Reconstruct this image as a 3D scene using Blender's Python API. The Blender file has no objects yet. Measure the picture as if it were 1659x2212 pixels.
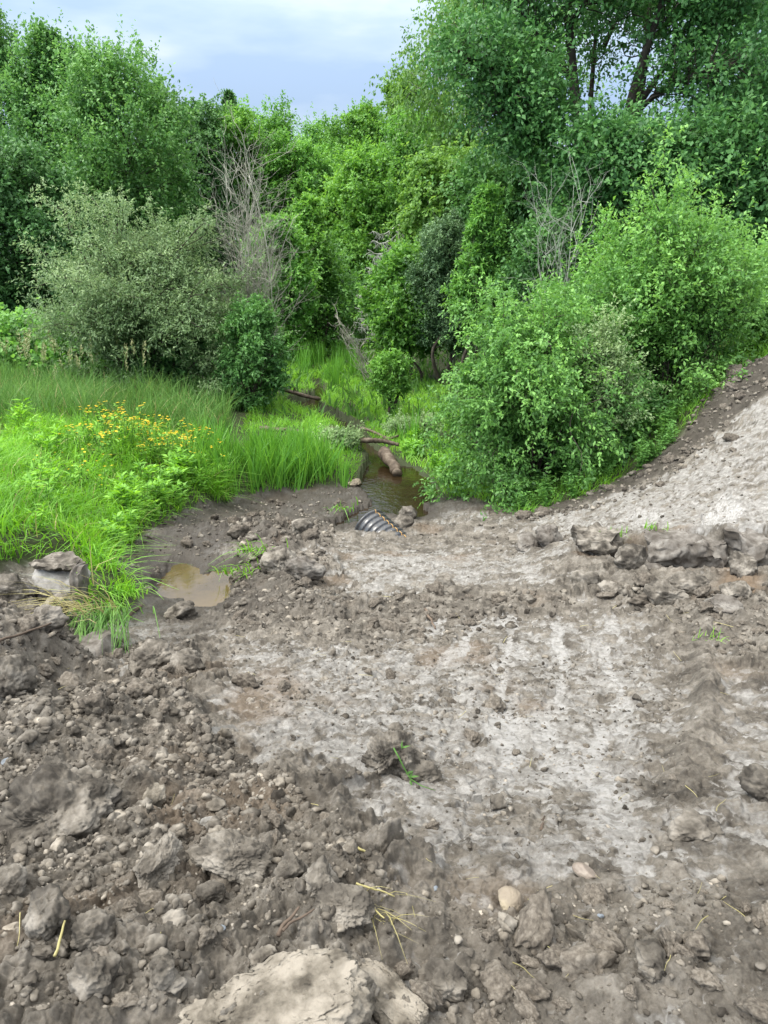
import bpy, math
import numpy as np
from math import radians, sin, cos, pi

S = bpy.context.scene
COL = S.collection
# ------------------------------------------------------------------ camera
CAM_Z = 1.6
PITCH = radians(19.1)
cd = bpy.data.cameras.new('camera')
cam = bpy.data.objects.new('camera', cd); COL.objects.link(cam)
cd.sensor_fit = 'VERTICAL'; cd.sensor_height = 36.0; cd.lens = 26.0
cd.clip_start = 0.05; cd.clip_end = 2000
cam.location = (0, 0, CAM_Z); cam.rotation_euler = (pi/2 - PITCH, 0, 0)
S.camera = cam
S.view_settings.view_transform = 'Standard'; S.view_settings.look = 'None'
S.view_settings.gamma = 1.0; S.view_settings.exposure = 0.66
S.cycles.max_bounces = 6; S.cycles.diffuse_bounces = 3; S.cycles.glossy_bounces = 2
S.cycles.transmission_bounces = 4; S.cycles.caustics_reflective = False; S.cycles.caustics_refractive = False
# ------------------------------------------------------------------ sky and sun
SUN_EL, SUN_AZ = radians(56), radians(-105)       # azimuth from +Y (away from the viewer) towards +X
w = bpy.data.worlds.new('World'); S.world = w; w.use_nodes = True
nt = w.node_tree; nt.nodes.clear()
def N(t, typ, **kw):
    n = t.nodes.new(typ)
    for k, v in kw.items():
        setattr(n, k, v)
    return n
sky = N(nt, 'ShaderNodeTexSky', sky_type='NISHITA', sun_disc=False, sun_elevation=SUN_EL, sun_rotation=SUN_AZ)
tc = N(nt, 'ShaderNodeTexCoord')
mp = N(nt, 'ShaderNodeMapping'); mp.inputs['Scale'].default_value = (2.4, 2.4, 9); mp.inputs['Location'].default_value = (0.35, 0.2, 0.55)
n1 = N(nt, 'ShaderNodeTexNoise'); n1.inputs['Scale'].default_value = 1.5; n1.inputs['Detail'].default_value = 5; n1.inputs['Roughness'].default_value = .5
rp = N(nt, 'ShaderNodeValToRGB')
rp.color_ramp.elements[0].position = .38; rp.color_ramp.elements[0].color = (.42, .56, .78, 1)
rp.color_ramp.elements[1].position = .64; rp.color_ramp.elements[1].color = (.76, .83, .93, 1)
e = rp.color_ramp.elements.new(.5); e.color = (.53, .66, .83, 1)
sx = N(nt, 'ShaderNodeSeparateXYZ')
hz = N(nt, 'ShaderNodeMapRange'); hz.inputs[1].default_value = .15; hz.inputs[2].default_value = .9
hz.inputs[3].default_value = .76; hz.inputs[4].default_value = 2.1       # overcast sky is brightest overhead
b1 = N(nt, 'ShaderNodeBackground'); b1.inputs[1].default_value = .1
b2 = N(nt, 'ShaderNodeBackground')
mx = N(nt, 'ShaderNodeMixShader'); mx.inputs[0].default_value = .86
wo = N(nt, 'ShaderNodeOutputWorld')
L = nt.links.new
L(tc.outputs['Generated'], mp.inputs[0]); L(mp.outputs[0], n1.inputs['Vector']); L(n1.outputs['Fac'], rp.inputs[0])
L(tc.outputs['Generated'], sx.inputs[0]); L(sx.outputs['Z'], hz.inputs[0])
L(sky.outputs[0], b1.inputs[0])
# the cloud glows where the hidden sun stands, and loses its blue towards the zenith
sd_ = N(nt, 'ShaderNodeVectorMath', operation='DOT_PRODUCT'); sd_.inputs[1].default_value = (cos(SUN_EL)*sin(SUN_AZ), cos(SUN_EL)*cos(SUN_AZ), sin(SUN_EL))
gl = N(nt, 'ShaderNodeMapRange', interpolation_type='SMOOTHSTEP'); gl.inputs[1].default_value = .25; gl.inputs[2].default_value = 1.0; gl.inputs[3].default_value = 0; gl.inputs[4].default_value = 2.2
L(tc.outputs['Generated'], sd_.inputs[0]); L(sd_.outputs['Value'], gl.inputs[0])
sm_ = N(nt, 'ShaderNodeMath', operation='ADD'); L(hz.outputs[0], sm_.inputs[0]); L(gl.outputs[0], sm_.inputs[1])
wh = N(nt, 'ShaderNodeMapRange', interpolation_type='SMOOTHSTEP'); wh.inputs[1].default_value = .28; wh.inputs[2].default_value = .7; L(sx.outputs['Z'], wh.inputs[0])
mc = N(nt, 'ShaderNodeMix', data_type='RGBA'); mc.inputs[7].default_value = (.80, .80, .78, 1)
L(wh.outputs[0], mc.inputs[0]); L(rp.outputs[0], mc.inputs[6])
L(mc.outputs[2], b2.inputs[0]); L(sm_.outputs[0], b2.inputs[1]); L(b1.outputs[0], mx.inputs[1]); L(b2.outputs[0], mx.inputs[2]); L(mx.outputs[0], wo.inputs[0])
sl = bpy.data.lights.new('sun', 'SUN'); sl.energy = 2.0; sl.angle = radians(14); sl.color = (1, .95, .86)
sun = bpy.data.objects.new('sun', sl); COL.objects.link(sun)
sun.rotation_euler = (pi/2 - SUN_EL, 0, pi - SUN_AZ)

# ------------------------------------------------------------------ numeric helpers
F = 1597.0
CP, SP = cos(PITCH), sin(PITCH)
def ray(u, v):
    a = (np.asarray(u, float) - 829.5) / F; b = (1106 - np.asarray(v, float)) / F
    return a, CP + b*SP, b*CP - SP
def at(u, v, Y):                      # the point seen at photo position (u, v), Y metres ahead
    a, fy, fz = ray(u, v); t = Y / fy
    return np.array((a*t, Y, CAM_Z + fz*t))
def zat(v, Y):
    return at(0, v, Y)[2]
def hsh(ix, iy, s):
    h = (ix.astype(np.int64)*374761393 + iy.astype(np.int64)*668265263 + s*974711) & 0xffffffff
    h = ((h ^ (h >> 13))*1274126177) & 0xffffffff
    h = ((h ^ (h >> 16))*2246822519) & 0xffffffff
    return ((h ^ (h >> 15)) & 0xffffff).astype(np.float32) / 16777216.0
def gn(x, y, s=0):                    # gradient noise, about -0.7..0.7
    ix = np.floor(x); iy = np.floor(y); fx = (x - ix).astype(np.float32); fy = (y - iy).astype(np.float32)
    ux = fx*fx*fx*(fx*(fx*6 - 15) + 10); uy = fy*fy*fy*(fy*(fy*6 - 15) + 10)
    def g(ox, oy):
        a = hsh(ix + ox, iy + oy, s)*6.2831853
        return np.cos(a)*(fx - ox) + np.sin(a)*(fy - oy)
    n0 = g(0, 0); n0 = n0 + ux*(g(1, 0) - n0)
    n2 = g(0, 1); n2 = n2 + ux*(g(1, 1) - n2)
    return n0 + uy*(n2 - n0)
def fbm(x, y, s=0, o=4, g=.5):
    r = 0; a = 1
    for i in range(o):
        r = r + a*gn(x*2**i, y*2**i, s + 17*i); a *= g
    return r
def vn3(p, s=0):
    i = np.floor(p).astype(np.int64); f = (p - i); f = f*f*(3 - 2*f); r = 0
    for dx in (0, 1):
        for dy in (0, 1):
            for dz in (0, 1):
                wt = (f[:, 0] if dx else 1 - f[:, 0])*(f[:, 1] if dy else 1 - f[:, 1])*(f[:, 2] if dz else 1 - f[:, 2])
                r = r + wt*hsh(i[:, 0] + dx + 57*(i[:, 2] + dz), i[:, 1] + dy, s + 31)
    return r - .5
def sst(a, b, x):
    t = np.clip((x - a)/(b - a), 0, 1); return t*t*(3 - 2*t)
def sdist(px, py, poly):              # signed distance to polygon, positive inside
    poly = np.asarray(poly, float); n = len(poly)
    d = np.full(px.shape, 1e9); ins = np.zeros(px.shape, bool)
    for i in range(n):
        ax, ay = poly[i]; bx, by = poly[(i + 1) % n]
        ex, ey = bx - ax, by - ay; L2 = ex*ex + ey*ey + 1e-12
        t = np.clip(((px - ax)*ex + (py - ay)*ey)/L2, 0, 1)
        d = np.minimum(d, (px - ax - t*ex)**2 + (py - ay - t*ey)**2)
        c = (ay > py) != (by > py)
        with np.errstate(divide='ignore', invalid='ignore'):
            ins ^= c & (px < (bx - ax)*(py - ay)/(by - ay if by != ay else 1e-12) + ax)
    return np.where(ins, 1, -1)*np.sqrt(d)
def ldist(px, py, line):              # distance to polyline + side sign (+ = left of travel)
    d = np.full(px.shape, 1e9); sg = np.ones(px.shape); tt = np.zeros(px.shape)
    n = len(line) - 1
    for i in range(n):
        ax, ay = line[i][:2]; bx, by = line[i+1][:2]
        ex, ey = bx - ax, by - ay; L2 = ex*ex + ey*ey
        t = np.clip(((px - ax)*ex + (py - ay)*ey)/L2, 0, 1)
        dd = np.hypot(px - ax - t*ex, py - ay - t*ey)
        m = dd < d; d = np.where(m, dd, d)
        sg = np.where(m, np.sign(ex*(py - ay) - ey*(px - ax)), sg); tt = np.where(m, (i + t)/n, tt)
    return d, sg, tt
# ------------------------------------------------------------------ terrain: heights read off the photograph
CTL = [  # u, v, metres ahead
 (830,2212,1.2),(830,1900,1.7),(830,1600,2.9),(830,1450,4.1),(830,1340,5.5),(830,1240,7.3),(830,1150,10),
 (400,2212,1.15),(400,1900,1.7),(400,1650,2.55),(400,1480,3.7),(420,1390,4.8),(1250,2212,1.2),(1250,1900,1.75),(1250,1600,3.0),(1250,1400,4.7),
 (1659,2212,1.15),(1659,1900,1.7),(1659,1600,2.9),(1659,1400,4.35),(1500,1300,5.6),(1250,1300,5.9),
 (0,2200,1.15),(0,1800,2.05),(0,1620,2.7),(30,1500,3.35),(60,1400,4.2),(100,1300,5.2),(200,1440,4.4),(250,1350,5.6),(340,1330,5.9),
 (405,1265,7.2),(330,1200,8.0),(480,1085,11.6),(560,1130,10.1),(620,1230,7.6),(640,1180,8.8),(700,1150,9.9),(800,1110,11.0),(950,1100,11.1),
 (930,1210,8.0),(1130,1200,8.2),(1050,1110,10.6),(1130,1110,10.4),(1260,1070,10.5),(1400,1005,10.9),(1480,930,11.5),(1560,830,12.5),(1659,770,13.1),
 (1240,1190,7.6),(1450,1190,6.9),(1659,1170,6.7),(1500,1060,8.9),(1659,1000,8.9),(1659,880,10.7),
 (0,1215,6.4),(160,1205,7.0),(260,1200,7.9),(345,1140,9.5),(0,1100,8.0),(0,980,11),(250,1000,11.2),(400,1040,11.6),(450,960,14),(300,900,16),(0,900,14.2),
 (100,800,21),(0,700,31),(300,760,27),(520,880,18.3),(620,1060,12.5),(760,1050,12.7),(850,1060,12.5),(980,1060,12.3),(850,950,16.2),(700,900,18.8),(650,820,25),
 (680,750,33),(800,780,28.5),(950,900,18.7),(1100,1000,14),(1620,720,16.5),(1500,760,17.5)]
W_ANCH = [(-3,.3,.0),(0,-.5,.05),(3,.3,.0),(-6,-3,.1),(6,-3,.1),(0,-4,.1),(-7,4,-.65),(7,5,-.1),(9,9,.0),(-12,9,-.9),(12,15,.1),(14,25,.1),(10,22,-.8),(4,16,-2.1),(6,14,-1.5),(8,30,-1.4),(20,45,-.5),(-22,18,-.9),
 (-25,40,-.6),(0,50,-1.9),(0,75,-1.6),(30,75,-.8),(-30,75,-.8),(-45,10,-.6),(45,10,.2),(-25,-15,.1),(25,-15,.2),(0,-25,.2),(60,50,0),(-60,50,-.4)]
PT = [tuple(at(*c)) for c in CTL] + W_ANCH
PT = np.array(PT)
def tps_fit(P):
    n = len(P); d = np.hypot(P[:, None, 0] - P[None, :, 0], P[:, None, 1] - P[None, :, 1])
    K = np.where(d > 0, d*d*np.log(d + 1e-9), 0) + np.eye(n)*.02
    Q = np.c_[np.ones(n), P[:, :2]]
    A = np.block([[K, Q], [Q.T, np.zeros((3, 3))]])
    return np.linalg.solve(A, np.r_[P[:, 2], 0, 0, 0])
CF = tps_fit(PT)
def tps(x, y):
    x = np.asarray(x, float); y = np.asarray(y, float); sh = x.shape; x = x.ravel(); y = y.ravel()
    o = np.empty(len(x)); n = len(PT)
    for i in range(0, len(x), 40000):
        X = x[i:i+40000]; Y = y[i:i+40000]
        r = (X[:, None] - PT[None, :, 0])**2 + (Y[:, None] - PT[None, :, 1])**2 + 1e-12
        o[i:i+40000] = (.5*r*np.log(r)) @ CF[:n] + CF[n] + CF[n+1]*X + CF[n+2]*Y
    R = np.hypot(x, y - 15); k = sst(45, 85, R)
    return (np.clip(o, -3.2, 1.2)*(1 - k) - .9*k).reshape(sh)
YS = np.r_[np.arange(.7, 6, .01), np.arange(6, 20, .03), np.arange(20, 90, .1)]
def g0(u, v, fn=None):                # first meeting of a photo ray with the bare terrain
    a, fy, fz = ray(u, v); t = YS/fy
    h = (fn or tps)(a*t, YS); z = CAM_Z + fz*t
    i = np.argmax(z <= h); i = i if z[i] <= h[i] else len(YS) - 1
    return np.array((a*t[i], YS[i], h[i]))
_pc = {}
def P2(px):
    for k in px:
        if tuple(k) not in _pc: _pc[tuple(k)] = tuple(g0(*k)[:2])
    return [_pc[tuple(k)] for k in px]
MUD = P2([(-150,1240),(0,1225),(60,1212),(150,1212),(165,1330),(240,1345),(305,1300),(238,1225),(270,1195),(345,1140),(400,1105),(490,1085),(500,1066),(620,1060),(720,1054),(770,1045),
          (830,1060),(930,1075),(1010,1072),(1060,1085),(1130,1112),(1260,1072),(1400,1005),(1480,930),(1540,870),(1570,810),(1659,772)]) + [(9,14.5),(30,16),(30,-30),(-30,-30),(-30,5.6)]
WZ = -2.34
POOL = P2([(775,1045),(795,985),(835,980),(860,1000),(905,1012),(945,1050),(950,1072),(915,1085),(935,1100),(925,1114),(880,1119),(845,1108),(800,1114),(725,1138),(700,1132),(760,1102),(805,1086),(790,1068)])
CREEK = P2([(800,992),(768,958),(700,918),(650,899),(608,884),(640,868),(682,858),(676,842),(670,832),(690,832),(705,848),(700,866),(688,884),(728,902),(785,928),(790,950),(842,985)])
PUD = P2([(308,1268),(345,1237),(375,1220),(410,1226),(440,1245),(508,1238),(503,1290),(470,1312),(420,1314),(395,1296),(350,1290)])
PZ = float(g0(420, 1275)[2]) - .03
LEDGE = P2([(1235,1205),(1290,1180),(1370,1172),(1500,1164),(1659,1160)]) + [(6.5,6.3)]
LAY = [((PUD,), PZ, .12), ((POOL, CREEK), WZ, .25)]
def wsd(x, y, pols):
    s = sdist(x, y, pols[0])
    for p in pols[1:]: s = np.maximum(s, sdist(x, y, p) + .03)
    return s
TR = g0(172, 1468); TL = g0(40, 1410)
def H(x, y):                          # terrain with banks, ledge and water beds, no fine relief
    x = np.asarray(x, float); y = np.asarray(y, float)
    h = tps(x, y)
    wob = .12*gn(x*2.3, y*2.3, 5) + .05*gn(x*7, y*7, 6)
    sd = sdist(x, y, MUD)
    bank = sst(.12, -.22, sd + wob)*.20*sst(1, -1.5, x)
    h = h + bank
    d, sg, tt = ldist(x, y + wob*.8, LEDGE)
    k = sst(0, .12, tt)
    m_ = sst(-.16, .05, d*sg); h = h + k*(m_*.10*np.exp(-d/.5) - (1 - m_)*.50*np.exp(-d/.5))
    h = h - .50*np.exp(-(((x - TR[0])/.28)**2 + ((y - TR[1])/.26)**2)) + .16*np.exp(-(((x - TL[0])/.5)**2 + ((y - TL[1])/.45)**2))
    for pol, z, dep in LAY:
        s = wsd(x, y, pol) + .10*gn(x*5, y*5, 9)
        h = np.where(s > 0, np.minimum(h, z - dep*sst(0, .5, s) - .004), np.where(s > -1.2, np.maximum(h, z + .02*sst(0, -.1, s) + .06*np.minimum(-s, .5)), h))
    return h
def hz_(x, y):
    return float(H(np.array([x]), np.array([y]))[0])
def G(u, v):
    return g0(u, v, H)
# ------------------------------------------------------------------ mesh building
class MB:
    def __init__(s): s.v = []; s.q = []; s.t = []; s.n = 0
    def add(s, v, q, t=None):
        v = np.asarray(v, np.float32).reshape(-1, 3); q = np.asarray(q, np.int64)
        s.v.append(v); s.q.append(q + s.n); s.n += len(v)
        s.t.append(np.full(len(q), .5, np.float32) if t is None else np.broadcast_to(np.asarray(t, np.float32), (len(q),)))
    def tube(s, pts, rad, n=6, t=None, cap=True):
        p = np.asarray(pts, float); k = len(p); r = np.broadcast_to(np.asarray(rad, float), (k,))
        d = np.gradient(p, axis=0); d /= np.linalg.norm(d, axis=1)[:, None] + 1e-9
        ref = np.array((0, 0, 1.)) if abs(d[:, 2]).mean() < .8 else np.array((1., 0, 0))
        a = np.cross(d, ref); a /= np.linalg.norm(a, axis=1)[:, None] + 1e-9; b = np.cross(d, a)
        th = np.arange(n)*2*pi/n
        v = p[:, None] + r[:, None, None]*(np.cos(th)[None, :, None]*a[:, None] + np.sin(th)[None, :, None]*b[:, None])
        i = np.arange(k - 1)[:, None]*n; j = np.arange(n)[None]; j2 = (j + 1) % n
        q = np.stack([i + j, i + j2, i + n + j2, i + n + j], -1).reshape(-1, 4)
        v = v.reshape(-1, 3)
        if cap:
            v = np.r_[v, p[-1:], p[:1]]; e0 = (k - 1)*n; jj = np.arange(0, n, 2)
            q = np.r_[q, np.stack([e0 + jj, e0 + (jj + 1) % n, e0 + (jj + 2) % n, np.full(len(jj), k*n)], -1),
                      np.stack([(jj + 2) % n, (jj + 1) % n, jj, np.full(len(jj), k*n + 1)], -1)]
        s.add(v, q, t)
    def mesh(s, name, mat, smooth=False):
        v = np.concatenate(s.v); q = np.concatenate(s.q); t = np.concatenate(s.t)
        me = bpy.data.meshes.new(name)
        me.vertices.add(len(v)); me.vertices.foreach_set('co', v.ravel())
        me.loops.add(q.size); me.loops.foreach_set('vertex_index', q.ravel().astype(np.int32))
        me.polygons.add(len(q)); me.polygons.foreach_set('loop_start', (np.arange(len(q))*q.shape[1]).astype(np.int32))
        if smooth: me.polygons.foreach_set('use_smooth', np.ones(len(q), bool))
        a = me.attributes.new('tint', 'FLOAT', 'FACE'); a.data.foreach_set('value', t.astype(np.float32))
        me.update(calc_edges=True)
        if mat: me.materials.append(mat)
        return me
    def build(s, name, mat, parent=None, smooth=False, loc=None):
        o = bpy.data.objects.new(name, s.mesh(name, mat, smooth)); COL.objects.link(o)
        if parent: o.parent = parent
        if loc is not None: o.location = loc
        return o
def tag(o, label=None, cat=None, group=None, kind=None):
    for k, v in (('label', label), ('category', cat), ('group', group), ('kind', kind)):
        if v: o[k] = v
    return o
def empty(name, loc, label, cat, group=None, rz=0, sc=1):
    o = bpy.data.objects.new(name, None); COL.objects.link(o); o.empty_display_size = .2
    o.location = loc; o.rotation_euler = (0, 0, rz); o.scale = (sc,)*3 if np.isscalar(sc) else sc
    return tag(o, label, cat, group)
def dup(root, loc, rot, sc, label=None):
    r = root.copy(); COL.objects.link(r); r.location = loc; r.rotation_euler = rot; r.scale = (sc,)*3 if np.isscalar(sc) else sc
    if label: r['label'] = label
    for ch in list(root.children):
        c = ch.copy(); COL.objects.link(c); c.parent = r
    return r
# ------------------------------------------------------------------ materials
def mat(name):
    m = bpy.data.materials.new(name); m.use_nodes = True; t = m.node_tree; t.nodes.clear()
    o = N(t, 'ShaderNodeOutputMaterial'); p = N(t, 'ShaderNodeBsdfPrincipled'); t.links.new(p.outputs[0], o.inputs[0])
    return m, t, p, o
def ramp(t, stops):
    r = N(t, 'ShaderNodeValToRGB'); el = r.color_ramp.elements
    while len(el) < len(stops): el.new(.5)
    for e_, (ps, c) in zip(el, stops): e_.position = ps; e_.color = (*c, 1)
    return r
def leaf_mat(name, dark, mid, light, trans=.3, rough=.5, spec=.35):
    m, t, p, o = mat(name); l = t.links.new
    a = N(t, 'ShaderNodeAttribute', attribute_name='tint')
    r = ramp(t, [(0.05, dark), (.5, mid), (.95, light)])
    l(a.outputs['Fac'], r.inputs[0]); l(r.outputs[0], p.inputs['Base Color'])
    p.inputs['Roughness'].default_value = rough; p.inputs['Specular IOR Level'].default_value = spec
    tr = N(t, 'ShaderNodeBsdfTranslucent'); hs = N(t, 'ShaderNodeHueSaturation')
    hs.inputs['Hue'].default_value = .485; hs.inputs['Saturation'].default_value = 1.1; hs.inputs['Value'].default_value = 1.5
    l(r.outputs[0], hs.inputs['Color']); l(hs.outputs[0], tr.inputs[0])
    x = N(t, 'ShaderNodeMixShader'); x.inputs[0].default_value = trans
    l(p.outputs[0], x.inputs[1]); l(tr.outputs[0], x.inputs[2]); l(x.outputs[0], o.inputs[0])
    return m
def noise(t, scale, detail=4, vec='Object', rough=.6):
    c = N(t, 'ShaderNodeTexCoord'); n = N(t, 'ShaderNodeTexNoise')
    n.inputs['Scale'].default_value = scale; n.inputs['Detail'].default_value = detail; n.inputs['Roughness'].default_value = rough
    t.links.new(c.outputs[vec], n.inputs['Vector']); return n
def rough_mat(name, stops, scale=8, bump=.5, bscale=60, rough=.9, spec=.2, rnd=0, bdist=.008):
    m, t, p, o = mat(name); l = t.links.new
    n = noise(t, scale); r = ramp(t, stops)
    if rnd:
        oi = N(t, 'ShaderNodeObjectInfo'); ma = N(t, 'ShaderNodeMath', operation='MULTIPLY_ADD')
        ma.inputs[1].default_value = rnd; l(oi.outputs['Random'], ma.inputs[0]); l(n.outputs['Fac'], ma.inputs[2])
        mb_ = N(t, 'ShaderNodeMath', operation='SUBTRACT'); mb_.inputs[1].default_value = rnd/2; l(ma.outputs[0], mb_.inputs[0]); l(mb_.outputs[0], r.inputs[0])
    else: l(n.outputs['Fac'], r.inputs[0])
    l(r.outputs[0], p.inputs['Base Color'])
    n2 = noise(t, bscale, 6, rough=.7); b = N(t, 'ShaderNodeBump'); b.inputs['Strength'].default_value = bump; b.inputs['Distance'].default_value = bdist
    l(n2.outputs['Fac'], b.inputs['Height']); l(b.outputs[0], p.inputs['Normal'])
    p.inputs['Roughness'].default_value = rough; p.inputs['Specular IOR Level'].default_value = spec
    return m
SOIL = [(.36, (.046, .040, .033)), (.5, (.120, .106, .088)), (.64, (.230, .208, .178))]
CLAY = [(.36, (.120, .110, .097)), (.5, (.210, .199, .183)), (.64, (.315, .302, .283))]
M_clod = rough_mat('soil', SOIL, 9, .7, 70, rnd=.14)
M_loose = rough_mat('loose_soil', [(.3, (.05, .042, .034)), (.5, (.105, .09, .073)), (.7, (.17, .15, .125))], 4, .3, 9, rnd=.12, bdist=.003)
M_crumb = rough_mat('crumb_soil', SOIL, 14, .5, 150, bdist=.003)
def tinted(m):
    t = m.node_tree; p = [n for n in t.nodes if n.type == 'BSDF_PRINCIPLED'][0]; src = p.inputs['Base Color'].links[0].from_socket
    a = N(t, 'ShaderNodeAttribute', attribute_name='tint'); r = ramp(t, [(.1, (.45, .43, .41)), (.5, (.92, .92, .92)), (.9, (1.5, 1.47, 1.42))]); x = N(t, 'ShaderNodeMix', data_type='RGBA', blend_type='MULTIPLY'); x.inputs[0].default_value = 1
    t.links.new(a.outputs['Fac'], r.inputs[0]); t.links.new(src, x.inputs[6]); t.links.new(r.outputs[0], x.inputs[7]); t.links.new(x.outputs[2], p.inputs['Base Color'])
tinted(M_crumb)
M_wetclay = rough_mat('damp_clay', [(.36, (.07, .06, .05)), (.5, (.125, .112, .098)), (.64, (.20, .185, .165))], 8, .8, 40)
M_clay = rough_mat('clay', CLAY, 10, .6, 55, rough=.75, spec=.3, rnd=.2)
M_pale = rough_mat('pale_clay', [(.38, (.07, .06, .047)), (.48, (.16, .14, .112)), (.62, (.27, .24, .198))], 11, .9, 70)
M_black = rough_mat('wet_peat', [(.3, (.02, .018, .016)), (.7, (.06, .05, .045))], 10, .8, 50, rough=.5, spec=.4)
M_stone = rough_mat('stone', [(.3, (.12, .095, .075)), (.5, (.19, .155, .125)), (.7, (.27, .23, .19))], 9, .25, 60, rough=.5, spec=.45)
M_stonep = rough_mat('pale_stone', [(.35, (.16, .13, .10)), (.5, (.22, .185, .14)), (.62, (.33, .28, .20))], 6, .3, 50, rough=.7)
M_bluestone = rough_mat('slate', [(.3, (.11, .125, .14)), (.7, (.19, .21, .235))], 20, .2, 80, rough=.5)
M_bark = rough_mat('bark', [(.3, (.035, .028, .022)), (.6, (.075, .062, .05)), (.8, (.13, .11, .095))], 6, .8, 20)
M_birch = rough_mat('birch_bark', [(.35, (.07, .06, .055)), (.5, (.42, .41, .39)), (.7, (.62, .61, .58))], 3, .4, 20)
M_dead = rough_mat('dead_wood', [(.3, (.18, .175, .135)), (.55, (.33, .325, .26)), (.75, (.47, .46, .38))], 5, .5, 30)
M_lichen = rough_mat('lichen', [(.3, (.20, .21, .17)), (.55, (.33, .35, .29)), (.75, (.45, .47, .40))], 5, .5, 30)
M_log = rough_mat('log_bark', [(.3, (.035, .026, .02)), (.5, (.09, .068, .05)), (.75, (.19, .155, .12))], 8, .9, 30, rough=.7)
M_straw = leaf_mat('straw', (.22, .20, .085), (.36, .32, .14), (.50, .45, .21), .2)
M_stick = rough_mat('stick', [(.3, (.06, .045, .035)), (.7, (.16, .12, .09))], 12, .5, 60)
LF = {
 'maple': leaf_mat('maple_leaf', (0.050, 0.133, 0.036), (0.101, 0.241, 0.063), (0.195, 0.381, 0.107), .3),
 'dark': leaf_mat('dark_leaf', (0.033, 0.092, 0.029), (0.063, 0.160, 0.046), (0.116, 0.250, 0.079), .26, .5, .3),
 'bright': leaf_mat('bright_leaf', (0.060, 0.158, 0.030), (0.123, 0.286, 0.053), (0.213, 0.429, 0.086), .38),
 'mid': leaf_mat('mid_leaf', (0.055, 0.147, 0.035), (0.114, 0.276, 0.056), (0.206, 0.430, 0.092), .35),
 'birch': leaf_mat('birch_leaf', (0.077, 0.172, 0.036), (0.133, 0.275, 0.057), (0.224, 0.400, 0.091), .36),
 'oak': leaf_mat('oak_leaf', (0.039, 0.114, 0.037), (0.075, 0.198, 0.058), (0.139, 0.305, 0.092), .30, .5, .3),
 'willow': leaf_mat('willow_leaf', (0.097, 0.163, 0.066), (0.170, 0.267, 0.114), (0.286, 0.395, 0.184), .3),
 'alder': leaf_mat('alder_leaf', (0.063, 0.157, 0.040), (0.126, 0.286, 0.068), (0.230, 0.449, 0.109), .34),
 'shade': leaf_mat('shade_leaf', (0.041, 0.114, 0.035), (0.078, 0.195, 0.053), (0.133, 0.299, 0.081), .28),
 'fir': leaf_mat('cedar_leaf', (0.067, 0.138, 0.063), (0.117, 0.209, 0.093), (0.178, 0.299, 0.127), .22),
}
GR = {
 'lush': leaf_mat('lush_grass', (0.087, 0.217, 0.026), (0.167, 0.392, 0.046), (0.304, 0.580, 0.094), .38, .5, .3),
 'tall': leaf_mat('tall_grass', (.058, .140, .034), (.105, .225, .055), (.20, .35, .10), .34, .6, .15),
 'reed': leaf_mat('reed_leaf', (0.065, 0.189, 0.032), (0.123, 0.312, 0.046), (0.217, 0.450, 0.072), .34, .45, .35),
 'weed': leaf_mat('weed_leaf', (0.087, 0.225, 0.029), (0.167, 0.377, 0.051), (0.275, 0.551, 0.080), .36),
}
M_yel = leaf_mat('yellow_petal', (.55, .38, .012), (.70, .53, .02), (.8, .66, .06), .3)
M_seed = leaf_mat('seed_head', (.17, .20, .08), (.27, .29, .13), (.37, .38, .20), .2)
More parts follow.
